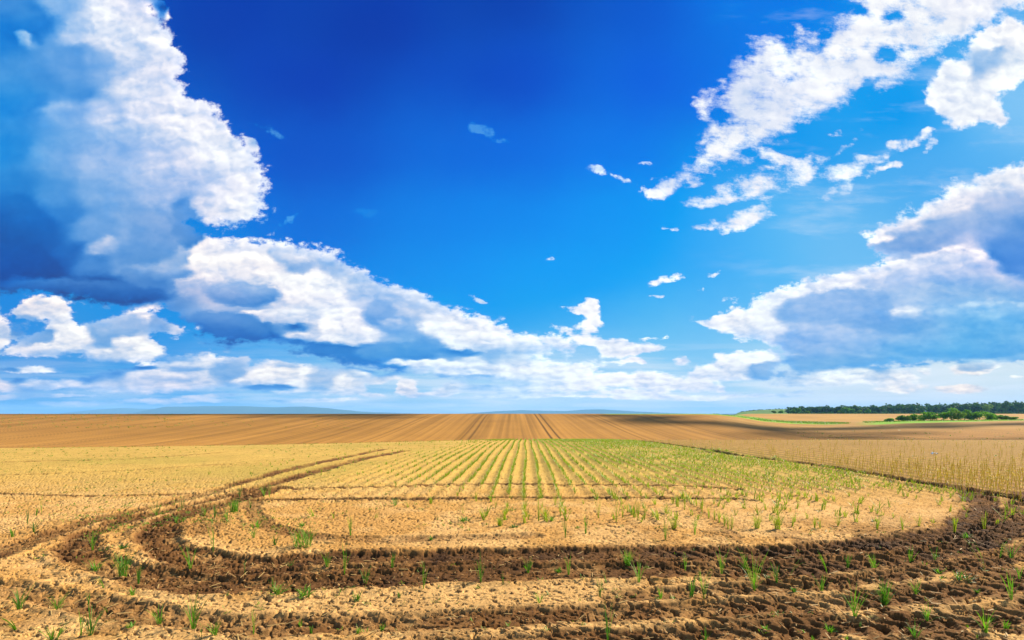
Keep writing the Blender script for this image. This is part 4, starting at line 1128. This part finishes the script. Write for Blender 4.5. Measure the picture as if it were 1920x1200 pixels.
cand = []
for i in range(-30, 29):
    xr0 = i * ROW_DX
    if xr0 < -8.5:
        continue
    y = 7.4
    while y < 46:
        y += rr_.uniform(.05, .11) * (1 + max(0, y - 14) * 0.03)
        x = xr0 + ROW_HEAD * y + rr_.gauss(0, .012) + 0.03 * math.sin(y * .4 + i)
        if x > 1.3 * y or abs(x) > 60:
            continue
        # how well the row has come up here
        d = float(sst(np.array(xr0), -5.0, 1.5)) * .95 + .03
        start = 9.6 + 2.2 * float(sst(np.array(-xr0), -1.0, 5.0))
        st_ = float(sst(np.array(y), start - .5, start + 1.6))
        d *= st_ + 0.30 * (1 - st_) * (1 if xr0 > -.9 else .12)
        if xr0 > 2.5:
            d = .95 * float(sst(np.array(y), 8.0 + .1 * xr0, 12.0)) + .14
        if xr0 > 9.0 - 0.07 * max(0, y - 12):
            continue
        cand.append((x, y, d, i))
CX = np.array([c_[0] for c_ in cand])
CY = np.array([c_[1] for c_ in cand])
CD = np.array([c_[2] for c_ in cand])
patch = fbm(CX, CY, 0.9, 3, 201)
keep = rng.random(len(CX)) < CD * (0.25 + 1.3 * sst(patch, .32, .58))
CX, CY = CX[keep], CY[keep]
CZ = ground_z(CX, CY)
order = np.argsort(CY)
CX, CY, CZ = CX[order], CY[order], CZ[order]
protos = []
for k in range(6):
    V, F = [], []
    sprig(V, F, 0, 0, 0, .15, random.Random(300 + k), 8, .012, 4)
    me = mesh_obj('crop_seedling', V, F, M_YOUNG, link=False).data
    protos.append(me)
N_IND = 300
vis = np.where((np.abs(CX / CY) < 1.0))[0][:N_IND]
vset = set(vis.tolist())
for q in vis:
    o = bpy.data.objects.new('crop_seedling', protos[q % 6])
    o.location = (CX[q], CY[q], CZ[q])
    o.rotation_euler.z = rr_.uniform(0, 6.28)
    s_ = rr_.uniform(.6, 1.15) * (1.25 if CY[q] < 9.8 else 1.0)
    o.scale = (s_, s_, s_)
    coll.objects.link(o)
    tag(o, 'short yellow-green crop seedling in the near ends of the drilled rows', 'seedling', 'crop seedlings at the near ends of the rows')
V, F = [], []
for q in range(len(CX)):
    if q in vset:
        continue
    y = CY[q]
    sprig(V, F, CX[q], CY[q], CZ[q], rr_.uniform(.08, .15), rr_, 5 if y < 20 else 3, .014 + .0011 * max(0, y - 10), 2)
crop = mesh_obj('crop_rows', V, F, M_YOUNG)
tag(crop, 'rows of young yellow-green crop running to the brow of the field', 'crop', kind='stuff')

# ---------------------------------------------------------------- dry stalks on the right


def stalk_mesh(seed, h=.27):
    r = random.Random(seed)
    V, F = [], []
    # three sided stem, a little crooked
    n = 5
    ox = oy = 0
    for i in range(n + 1):
        t = i / n
        rad = .0075 * (1 - .45 * t)
        for a in range(3):
            V.append((ox + rad * math.cos(a * 2.094), oy + rad * math.sin(a * 2.094), h * t - .01))
        ox += r.gauss(0, .006)
        oy += r.gauss(0, .006)
    for i in range(n):
        for a in range(3):
            b = (a + 1) % 3
            F.append((3 * i + a, 3 * i + b, 3 * i + 3 + b, 3 * i + 3 + a))
    for q in range(r.randint(2, 4)):
        blade(V, F, 0, 0, h * r.uniform(.15, .95), r.uniform(.05, .12), .013, r.uniform(0, 6.28), r.uniform(.2, 1.1), r.uniform(.3, 1.2), 3)
    return V, F


sprot = []
for k in range(7):
    V, F = stalk_mesh(500 + k)
    sprot.append((np.array(V), F, mesh_obj('dry_stalk', V, F, M_STRAW, link=False).data))
S_ = []
for i in range(60):
    xr0 = 9.35 + i * .30
    y = 8.6
    while y < 34:
        y += rr_.uniform(.05, .12) * (1 + max(0, y - 12) * .05)
        x = xr0 - 0.06 * max(0, y - 12) + rr_.gauss(0, .025)
        if x > 1.15 * y:
            continue
        dd = math.exp(-((y - 11.5) / 5.5) ** 2) if y > 11.5 else 1
        dd *= math.exp(-max(0, xr0 - 12.5) / 4.0)
        if rr_.random() < .82 * dd + .05:
            S_.append((x, y))
S_.sort(key=lambda p: p[1])
sz = ground_z([p[0] for p in S_], [p[1] for p in S_])
V, F = [], []
ind = 0
for (x, y), z in zip(S_, sz):
    k = rr_.randrange(7)
    a = rr_.uniform(0, 6.283)
    s_ = rr_.uniform(.55, 1.12)
    if abs(x / y) < 1.0 and ind < 300:
        o = bpy.data.objects.new('dry_stalk', sprot[k][2])
        o.location = (x, y, float(z))
        o.rotation_euler = (rr_.gauss(0, .1), rr_.gauss(0, .1), a)
        o.scale = (s_, s_, s_)
        coll.objects.link(o)
        tag(o, 'thin golden dry stalk standing upright in the stubble strip on the right', 'stalk', 'dry stalks beside the dark furrow')
        ind += 1
    else:
        PV = sprot[k][0] * s_
        ca_, sa_ = math.cos(a), math.sin(a)
        b0 = len(V)
        V.extend(zip((PV[:, 0] * ca_ - PV[:, 1] * sa_ + x).tolist(), (PV[:, 0] * sa_ + PV[:, 1] * ca_ + y).tolist(), (PV[:, 2] + z).tolist()))
        F.extend([tuple(q + b0 for q in f_) for f_ in sprot[k][1]])
st_o = mesh_obj('stubble', V, F, M_STRAW)
tag(st_o, 'golden dry stubble stretching away behind the nearest stalks', 'stubble', kind='stuff')

# ---------------------------------------------------------------- small weeds and crumbs of soil
V, F = [], []
wx2, wy2 = [], []
while len(wx2) < 4200:
    y = 7 + 40 * rr_.random() ** 1.3
    x = rr_.uniform(-1.05, 1.02) * y
    lft = x < -.15 * y
    if (lft and rr_.random() < .8) or (not lft and rr_.random() < .15):
        wx2.append(x)
        wy2.append(y)
for _ in range(420):
    y = rr_.uniform(3.6, 8.5)
    wx2.append(rr_.uniform(-1.02, 1.02) * y)
    wy2.append(y)
for _ in range(900):
    u_w, v_w = rr_.gauss(290, 110), rr_.gauss(985, 26)
    if v_w > 930:
        a_, b_ = at(u_w, v_w)
        wx2.append(a_)
        wy2.append(b_)
nz = fbm(np.array(wx2), np.array(wy2), .5, 3, 211)
zz_ = ground_z(wx2, wy2)
for x, y, z, n_ in zip(wx2, wy2, zz_, nz):
    if n_ < .42:
        continue
    s_ = rr_.uniform(.5, 1.3) * (1 + max(0, y - 10) * .04)
    for _ in range(rr_.randint(2, 6)):
        blade(V, F, x + rr_.gauss(0, .015), y + rr_.gauss(0, .015), z, .04 * s_, .012 * s_, rr_.uniform(0, 6.28), rr_.uniform(.2, 1.2), .4, 2)
# far field weeds, left
fx_, fy_ = [], []
for _ in range(420):
    y = rr_.uniform(140, 205)
    fx_.append(rr_.uniform(-1.05, -.62) * y if rr_.random() < .8 else rr_.uniform(-.6, -.3) * y)
    fy_.append(y)
for _ in range(90):
    y = rr_.uniform(95, 150)
    fx_.append(rr_.uniform(.55, 1.05) * y)
    fy_.append(y)
for x, y, z in zip(fx_, fy_, ground_z(fx_, fy_)):
    for _ in range(4):
        blade(V, F, x + rr_.gauss(0, .25), y + rr_.gauss(0, .2), z, rr_.uniform(.15, .4), .22, rr_.uniform(0, 6.28), rr_.uniform(.2, 1.0), .4, 2)
wd = mesh_obj('weeds', V, F, M_WEED)
tag(wd, 'tiny green weeds sprinkled over the dry soil', 'weeds', kind='stuff')

m_clod, gc, bcd = mat('clod_soil', .95, .1)
gp_ = gc.node('ShaderNodeNewGeometry').outputs['Position']
cn = gc.noise(gp_, 1.3, 4, .6, dim='3D')['Fac']
cn2 = gc.noise(gp_, 40.0, 3, .6, dim='3D')['Fac']
gc.put(bcd.inputs['Base Color'], gc.mix(gc.m('ADD', gc.m('MULTIPLY', cn, .9), gc.m('MULTIPLY', cn2, .3)), (.075, .036, .014), (.38, .21, .075)))
ICO = [(-.526, 0, .851), (.526, 0, .851), (-.526, 0, -.851), (.526, 0, -.851), (0, .851, .526), (0, .851, -.526), (0, -.851, .526), (0, -.851, -.526), (.851, .526, 0), (-.851, .526, 0), (.851, -.526, 0), (-.851, -.526, 0)]
ICF = [(0, 4, 1), (0, 9, 4), (9, 5, 4), (4, 5, 8), (4, 8, 1), (8, 10, 1), (8, 3, 10), (5, 3, 8), (5, 2, 3), (2, 7, 3), (7, 10, 3), (7, 6, 10), (7, 11, 6), (11, 0, 6), (0, 1, 6), (6, 1, 10), (9, 0, 11), (9, 11, 2), (9, 2, 5), (7, 2, 11)]
ico = np.array(ICO)
NC = 9000
cy = 3.3 + 9.5 * rng.random(NC) ** 1.6
cx = rng.uniform(-1.06, 1.06, NC) * cy
_, cwet_shade, crough = track_fields(cx, cy)
kp = rng.random(NC) < (0.16 + 0.8 * crough + .35 * (cy < 5.2) * (cx > -1))
cx, cy = cx[kp], cy[kp]
cz = ground_z(cx, cy)
r_ = 0.004 + 0.016 * rng.random(len(cx)) ** 3.5
CV = ico[None] * (1 + rng.uniform(-.38, .38, (len(cx), 12, 1)))
CV = CV * np.stack([r_ * rng.uniform(.8, 1.5, len(cx)), r_ * rng.uniform(.8, 1.4, len(cx)), r_ * rng.uniform(.45, .8, len(cx))], -1)[:, None]
CV += np.stack([cx, cy, cz + r_ * .15], -1)[:, None]
CF = np.array(ICF)[None] + (np.arange(len(cx)) * 12)[:, None, None]
co = np_mesh('soil_crumbs', CV.reshape(-1, 3), CF.reshape(-1, 3), m_clod)
tag(co, 'loose crumbs and clods of soil along the wheel tracks', 'soil crumbs', kind='stuff')

# bits of straw and chaff trodden into the ground
V, F = [], []
sxp = [(rr_.uniform(-1.05, 1.05), 3.5 + 13 * rr_.random() ** 1.4) for _ in range(3600)]
sxp = [(a * b, b) for a, b in sxp]
for (x, y), z in zip(sxp, ground_z([p[0] for p in sxp], [p[1] for p in sxp])):
    a, L_s, w_s = rr_.uniform(0, 3.14), rr_.uniform(.015, .07), rr_.uniform(.0015, .0035) * (1 + y * .05)
    ca_, sa_ = math.cos(a), math.sin(a)
    t_ = rr_.uniform(-.012, .015)
    b0 = len(V)
    V += [(x - ca_ * L_s - sa_ * w_s, y - sa_ * L_s + ca_ * w_s, z + .006 + t_), (x - ca_ * L_s + sa_ * w_s, y - sa_ * L_s - ca_ * w_s, z + .004 + t_),
          (x + ca_ * L_s + sa_ * w_s, y + sa_ * L_s - ca_ * w_s, z + .004 - t_), (x + ca_ * L_s - sa_ * w_s, y + sa_ * L_s + ca_ * w_s, z + .006 - t_)]
    F.append((b0, b0 + 1, b0 + 2, b0 + 3))
tag(mesh_obj('straw_bits', V, F, M_CHAFF), 'broken bits of straw lying on the bare soil', 'straw', kind='stuff')

# a scrap of white on the stubble
mw, gw, bw_ = mat('white_scrap', .6, .3)
bw_.inputs['Base Color'].default_value = (.8, .78, .72, 1)
sx, sy = at(1752, 853)
V, F = [], []
rs_ = random.Random(3)
for j in range(6):
    for i in range(8):
        V.append(((i - 3.5) * .032, (j - 2.5) * .026, abs(rs_.gauss(.0, .035)) + .05 * math.exp(-((i - 3) / 2.5) ** 2)))
for j in range(5):
    for i in range(7):
        a = j * 8 + i
        F.append((a, a + 1, a + 9, a + 8))
sc = mesh_obj('white_scrap', V, F, mw)
sc.location = (sx, sy, float(ground_z(sx, sy)[0]) + .01)
tag(sc, 'small crumpled white scrap lying on the brown stubble at the right', 'scrap')

# ================================================================= trees, hedge, wood
def foliage_mat(name, a, b, trans=.3):
    m, gg, bb = mat(name, .8, .15)
    gp = gg.node('ShaderNodeNewGeometry').outputs['Position']
    oi = gg.node('ShaderNodeObjectInfo').outputs['Random']
    n = gg.noise(gp, .55, 3, .6, dim='3D')['Fac']
    c = gg.mix(gg.m('ADD', gg.m('MULTIPLY', n, 1.1), gg.m('MULTIPLY_ADD', oi, .4, -.3), clamp=True), a, b)
    gg.put(bb.inputs['Base Color'], c)
    tr = gg.node('ShaderNodeBsdfTranslucent')
    gg.put(tr.inputs['Color'], gg.v('MULTIPLY', c, (1.1, 1.3, .5)))
    ms = gg.node('ShaderNodeMixShader')
    ms.inputs[0].default_value = trans
    gg.t.links.new(bb.outputs[0], ms.inputs[1])
    gg.t.links.new(tr.outputs[0], ms.inputs[2])
    gg.t.links.new(ms.outputs[0], gg.t.nodes['Material Output'].inputs['Surface'])
    return m


M_WOOD = foliage_mat('wood_foliage', (.022, .062, .026), (.060, .125, .030))
M_BUSH = foliage_mat('bush_foliage', (.045, .130, .012), (.170, .320, .020), .45)
M_LIGHT = foliage_mat('light_foliage', (.080, .150, .015), (.190, .260, .025))
M_BARK, gb_, bb_ = mat('bark', .9, .1)
bb_.inputs['Base Color'].default_value = (.07, .05, .035, 1)


def crown_np(cx, cy, cz, rx, ry, rz, n, leaf, r, lobes=7):
    """leaf clumps spread through the lobes of a crown"""
    L = [(0, 0, 0, .75)] + [(r.uniform(-.6, .6), r.uniform(-.6, .6), r.uniform(-.45, .55), r.uniform(.35, .6)) for _ in range(lobes)]
    V = np.empty((n, 4, 3))
    for i in range(n):
        lx, ly, lz, lr = L[r.randrange(len(L))]
        v = np.array([r.gauss(0, 1), r.gauss(0, 1), r.gauss(0, 1)])
        v /= np.linalg.norm(v) + 1e-6
        p = np.array([lx, ly, lz]) + v * lr * (.75 + .3 * r.random())
        c = np.array([cx + p[0] * rx, cy + p[1] * ry, cz + p[2] * rz])
        a = v + np.array([r.gauss(0, .5), r.gauss(0, .5), r.gauss(0, .5)])
        a /= np.linalg.norm(a) + 1e-6
        t = np.cross(a, [0.3, .2, 1.0])
        t /= np.linalg.norm(t) + 1e-6
        b = np.cross(a, t)
        s = leaf * r.uniform(.6, 1.3)
        V[i, 0], V[i, 1], V[i, 2], V[i, 3] = c - t * s, c - b * s * .7, c + t * s, c + b * s * .7
    return V.reshape(-1, 3)


def quads(n):
    return np.arange(n * 4).reshape(n, 4)


def trunk(parent, h, rad, r, name='trunk'):
    V, F = [], []
    n = 7
    for i in range(5):
        t = i / 4
        ox, oy = r.gauss(0, .04) * h * t, r.gauss(0, .04) * h * t
        for a in range(n):
            q = a * 2 * math.pi / n
            V.append((ox + rad * (1.25 - t) * math.cos(q), oy + rad * (1.25 - t) * math.sin(q), h * t - .3))
    for i in range(4):
        for a in range(n):
            b = (a + 1) % n
            F.append((n * i + a, n * i + b, n * i + n + b, n * i + n + a))
    # limbs
    for k in range(4):
        q = r.uniform(0, 6.28)
        b0 = len(V)
        p0 = np.array([0, 0, h * r.uniform(.45, .8)])
        p1 = p0 + np.array([math.cos(q), math.sin(q), .9]) * h * .45
        for p, rr2 in ((p0, rad * .5), (p1, rad * .12)):
            for a in range(4):
                V.append((p[0] + rr2 * math.cos(a * 1.57), p[1] + rr2 * math.sin(a * 1.57), p[2]))
        for a in range(4):
            b = (a + 1) % 4
            F.append((b0 + a, b0 + b, b0 + 4 + b, b0 + 4 + a))
    return mesh_obj(name, V, F, M_BARK, parent)


def tree(name, x, y, h, wid, material, label, cat, group, r, n=420, leaf=None, low=.12):
    root = bpy.data.objects.new(name, None)
    coll.objects.link(root)
    z = float(ground_z(x, y)[0])
    root.location = (x, y, z)
    trunk(root, h * .6, max(.06, h * .022), r, 'trunk' if h > 3.5 else 'stem')
    leaf = leaf or h * .055
    V = crown_np(0, 0, h * (low + (1 - low) / 2), wid / 2 * .78, wid / 2 * .78, h * (1 - low) / 2 * .80, n, leaf, r)
    c = np_mesh('crown', V, quads(n), material)
    c.parent = root
    tag(root, label, cat, group)
    return root


tr_ = random.Random(21)


def dirx(u, Y):
    return (u - 960) / 960.0 * Y


# the clump of bushes in the field on the right
HEDGE = [(1668, 3.6, 1.2, 'b'), (1690, 5.0, 2.0, 'b'), (1700, 3.6, 1.9, 'l'), (1712, 5.5, 2.7, 'b'), (1733, 6.0, 3.0, 'b'), (1752, 6.0, 3.2, 'b'), (1768, 5.0, 3.3, 'b'), (1783, 6.0, 5.0, 'b'), (1797, 5.4, 3.4, 'l'), (1808, 6.0, 3.9, 'b'),
         (1822, 5.0, 3.0, 'b'), (1836, 6.0, 3.2, 'b'), (1852, 5.5, 2.5, 'b'), (1868, 4.5, 2.0, 'b'), (1884, 4.0, 1.5, 'l'), (1898, 3.5, 1.1, 'l')]
HL = ['low dark green bush at the left tip of the bush clump', 'rounded dark bush second from the left end of the clump', 'small pale yellow-green bush low at the front of the clump, near its left end', 'dark green bush just right of the small pale one',
      'mid-green bush fifth from the left in the clump', 'mid-green bush sixth from the left in the clump', 'dark bush directly left of the tallest bush', 'tallest round dark bush in the middle of the clump', 'pale yellow-green bush at the foot of the tallest one',
      'large rounded bush directly right of the tallest bush', 'dark bush second to the right of the tallest bush', 'wide green bush third to the right of the tallest bush', 'green bush where the clump starts to drop towards the right',
      'low green bush third from the right end of the clump', 'low light green bush second from the right end', 'smallest light green bush at the right tip of the clump']
for (u, wd_, h_, c_), lab in zip(HEDGE, HL):
    Yh = 238 + tr_.uniform(-3, 3) - (4 if c_ == 'l' else 0)
    tree('bush', dirx(u, Yh), Yh, h_ * 1.55, wd_ * 1.45, M_BUSH if c_ == 'b' else M_LIGHT, lab, 'bush', 'bushes in the clump on the right', tr_, 800, .30, -.15)

# trees standing clear in front of the wood
FRONT = [(1452, 7, 3.6, 'l', 'small round light green tree beside the striped green rise'), (1463, 8, 4.0, 'b', 'dark green round tree just right of the small light one'), (1486, 8, 6.2, 'b', 'green tree at the left corner of the wood'),
         (1498, 7, 6.6, 'b', 'second green tree from the left corner of the wood'), (1515, 6, 3.4, 'l', 'low yellow-green bush-like tree in front of the dark wood edge'), (1575, 5, 3.6, 'l', 'pale yellow-green small tree left of the two big round trees'), (1584, 11, 8.2, 'b', 'big round bright tree standing out from the wood edge'),
         (1597, 10, 7.0, 'b', 'slightly lower round tree right of the big bright one'), (1612, 8, 4.4, 'l', 'low light tree at the right foot of the two big round trees'), (1628, 8, 6.0, 'b', 'green tree right of the low light tree against the dark wood'),
         (1850, 12, 13.0, 'l', 'lighter green tall tree in the wood edge, near the right end'), (1886, 14, 17.0, 'b', 'tallest tree of the wood, near its right end'), (1910, 14, 16.5, 'b', 'tall tree at the far right end of the wood')]
for u, wd_, h_, c_, lab in FRONT:
    Yh = 575 + tr_.uniform(-6, 6)
    tree('broadleaf_tree', dirx(u, Yh), Yh, h_, wd_, M_BUSH if (c_ == 'b' and u < 1800) else (M_WOOD if c_ == 'b' else M_LIGHT), lab, 'tree', 'trees at the front of the wood', tr_, 420, .75, .05)

# the wood itself reads as one mass
parts = []
nq = 0
for k in range(420):
    u = tr_.uniform(1480, 2200)
    Yh = tr_.uniform(592, 680)
    top = np.interp(u, [1480, 1500, 1560, 1640, 1700, 1800, 1880, 1920, 2200], [8.0, 9.0, 9.6, 10.6, 12.2, 13.4, 14.2, 15.0, 15.0])
    h_ = top * tr_.uniform(.76, 1.0) * Yh / 600.0
    x = dirx(u, Yh)
    z = float(land(np.array([x]), np.array([Yh]))[0])
    n = 110
    parts.append(crown_np(x, Yh, z + h_ * .47, 5.5, 5.5, h_ * .56, n, 1.25, tr_, 5))
    nq += n
for k in range(150):
    u = tr_.uniform(1482, 2200)
    x = dirx(u, 586)
    parts.append(crown_np(x, 586 + tr_.uniform(-3, 3), .8, 4.5, 3.5, tr_.uniform(2.2, 4.5), 50, 1.0, tr_, 4))
    nq += 50
for k in range(60):
    u = tr_.uniform(1392, 1490)
    x = dirx(u, 705)
    parts.append(crown_np(x, 705 + tr_.uniform(-6, 6), np.interp(u, [1390, 1430, 1490], [2.0, 4.6, 6.0]), 5.0, 4.0, tr_.uniform(2.0, 3.2), 60, .9, tr_, 4))
    nq += 60
wood = np_mesh('wood', np.concatenate(parts), quads(nq), M_WOOD)
tag(wood, 'long dark green wood along the skyline at the right', 'wood', kind='stuff')

# striped green rise left of the wood
m_r, gr_, br_ = mat('green_rise', .95, .1)
pr = gr_.node('ShaderNodeNewGeometry').outputs['Position']
sxx = gr_.sep(pr)
wv = gr_.m('SINE', gr_.m('MULTIPLY', gr_.m('ADD', sxx[2], gr_.m('MULTIPLY', gr_.noise(pr, .05, 2, .5, dim='3D')['Fac'], 2.0)), 6.0))
gr_.put(br_.inputs['Base Color'], gr_.mix(gr_.step(wv, -.4, .4), (.035, .09, .02), (.10, .20, .03)))
V, F = [], []
NXr, NYr = 60, 24
for j in range(NYr):
    for i in range(NXr):
        u = 1375 + i / (NXr - 1) * 180
        Yh = 640 + j / (NYr - 1) * 120
        s1 = np.interp(u, [1375, 1395, 1430, 1470, 1520, 1555], [0, 2.6, 5.0, 6.0, 5.2, 0])
        V.append((dirx(u, Yh), Yh, -.6 + (s1 + 2.0) * math.sin(math.pi * j / (NYr - 1) * .98 + .02) * min(1, min(i, NXr - 1 - i) / 3)))
for j in range(NYr - 1):
    for i in range(NXr - 1):
        a = j * NXr + i
        F.append((a, a + 1, a + NXr + 1, a + NXr))
rise_o = mesh_obj('hill', V, F, m_r, smooth=True)
rise_o['kind'] = 'structure'

# rough grass on the verges
V, F = [], []
for _ in range(5200):
    if tr_.random() < .6:
        u = tr_.uniform(1335, 1590)
        yg_ = np.interp(u, [1330, 1380, 1400, 1447, 1480, 1560, 1600], [560, 520, 430, 345, 300, 245, 210])
        Yh = tr_.uniform(207, yg_)
    else:
        u = tr_.uniform(1620, 1960)
        Yh = tr_.uniform(216, 262)
    V.append((dirx(u, Yh), Yh))
vz = land(np.array([p[0] for p in V]), np.array([p[1] for p in V]))
P2, V = V, []
for (x, y), z in zip(P2, vz):
    for _ in range(3):
        blade(V, F, x + tr_.gauss(0, .4), y + tr_.gauss(0, .4), z, tr_.uniform(.2, .6), .35, tr_.uniform(0, 6.28), tr_.uniform(0, .8), .4, 2)
vg = mesh_obj('verge_grass', V, F, M_WEED)
tag(vg, 'bright green rough grass on the verges between the far fields', 'grass', kind='stuff')

# ---------------------------------------------------------------- blue hills on the horizon
m_h, gh, bh = mat('far_hill_cover', 1.0, 0.0)
ph_ = gh.node('ShaderNodeNewGeometry').outputs['Position']
gh.put(bh.inputs['Base Color'], gh.mix(gh.noise(ph_, .0012, 4, .6, dim='3D')['Fac'], (.03, .06, .03), (.07, .11, .045)))


def ridge(us, tops, Y, depth, name):
    V, F = [], []
    uu_ = np.arange(us[0], us[-1] + 1, 6.0)
    tp = np.interp(uu_, us, tops)
    tp = 775 - (775 - tp) * (0.93 + 0.14 * fbm(uu_ * 1.0, uu_ * 0, .02, 4, 301))
    prof = [(0, 0), (.25, .45), (.5, .85), (.7, 1.0), (.85, .9), (1.0, 0)]
    for d, s in prof:
        for u, t in zip(uu_, tp):
            Yk = Y + d * depth
            zt = CAM_H + (775 - t) / 960.0 * (Y + .7 * depth)
            V.append((dirx(u, Yk), Yk, -30 + (zt + 30) * s))
    n = len(uu_)
    for j in range(len(prof) - 1):
        for i in range(n - 1):
            a = j * n + i
            F.append((a, a + 1, a + n + 1, a + n))
    o = mesh_obj(name, V, F, m_h, smooth=True)
    o['kind'] = 'structure'
    return o


ridge([110, 180, 230, 290, 400, 480, 540, 600, 660, 720, 800], [775, 768, 765, 767, 764, 765, 767, 768, 771, 773, 776], 10500, 1500, 'hills')
ridge([240, 270, 310, 400, 480, 520, 570, 610, 660, 720], [776, 770, 763, 761, 762, 763.5, 762.5, 765, 770, 776], 8200, 1200, 'hills')
ridge([860, 930, 980, 1020, 1060, 1100, 1130, 1170, 1230, 1300], [776, 771, 769, 770, 770.5, 768, 767.5, 770, 773, 776], 9200, 1200, 'hills')

# ---------------------------------------------------------------- haze
if USE_HAZE:
    hz = bpy.data.materials.new('haze')
    hz.use_nodes = True
    ht = hz.node_tree
    ht.nodes.clear()
    pv = ht.nodes.new('ShaderNodeVolumePrincipled')
    pv.inputs['Color'].default_value = (.25, .58, 1.0, 1)
    pv.inputs['Density'].default_value = 0.00009
    pv.inputs['Anisotropy'].default_value = 0.0
    ho = ht.nodes.new('ShaderNodeOutputMaterial')
    ht.links.new(pv.outputs[0], ho.inputs['Volume'])
    x0, x1, y0_, y1, z0, z1 = -14000, 14000, -1500, 12300, -60, 135
    V = [(x0, y0_, z0), (x1, y0_, z0), (x1, y1, z0), (x0, y1, z0), (x0, y0_, z1), (x1, y0_, z1), (x1, y1, z1), (x0, y1, z1)]
    F = [(0, 3, 2, 1), (4, 5, 6, 7), (0, 1, 5, 4), (1, 2, 6, 5), (2, 3, 7, 6), (3, 0, 4, 7)]
    hb = mesh_obj('haze', V, F, hz)
    hb['kind'] = 'stuff'

# ---------------------------------------------------------------- clouds high above the frame whose shadows lie on the far fields
m_c, gcl, bcl = mat('cloud_white', 1.0, 0.0)
bcl.inputs['Base Color'].default_value = (.85, .86, .88, 1)
bm_v = np.array(ICO)


def cloud_over(spots, alt):
    """spots: (ground x, ground y, half width x, half width y) to be shaded"""
    t = alt / sun_dir.z
    VV, FF = [], []
    r = random.Random(int(spots[0][0] * 7 + spots[0][1]))
    for gx, gy, hx, hy in spots:
        for _ in range(16):
            px_, py_ = gx + r.uniform(-1, 1) * hx, gy + r.uniform(-1, 1) * hy
            rx, ry, rz = hx * r.uniform(.18, .42), hy * r.uniform(.3, .55), min(hx, hy) * r.uniform(.15, .3)
            b0 = len(VV)
            for v in ICO:
                q = r.uniform(.8, 1.2)
                VV.append((px_ + sun_dir.x * t + v[0] * rx * q, py_ + sun_dir.y * t + v[1] * ry * q, alt + v[2] * rz * q + r.uniform(-3, 3)))
            FF.extend([(a + b0, b + b0, c + b0) for a, b, c in ICF])
    o = mesh_obj('cloud', VV, FF, m_c, smooth=True)
    o['kind'] = 'structure'


cloud_over([(-72, 196, 30, 12), (-110, 202, 30, 7), (-160, 205, 30, 4), (-205, 206, 30, 4), (-50, 178, 12, 4)], 720)
cloud_over([(38, 190, 10, 5), (52, 172, 16, 12), (66, 150, 20, 12), (80, 128, 16, 8)], 720)
cloud_over([(104, 165, 26, 7), (140, 172, 34, 8), (185, 182, 34, 8), (105, 142, 14, 3)], 720)
cloud_over([(92, 108, 16, 5), (118, 112, 20, 6), (150, 118, 24, 7), (60, 106, 12, 3)], 720)
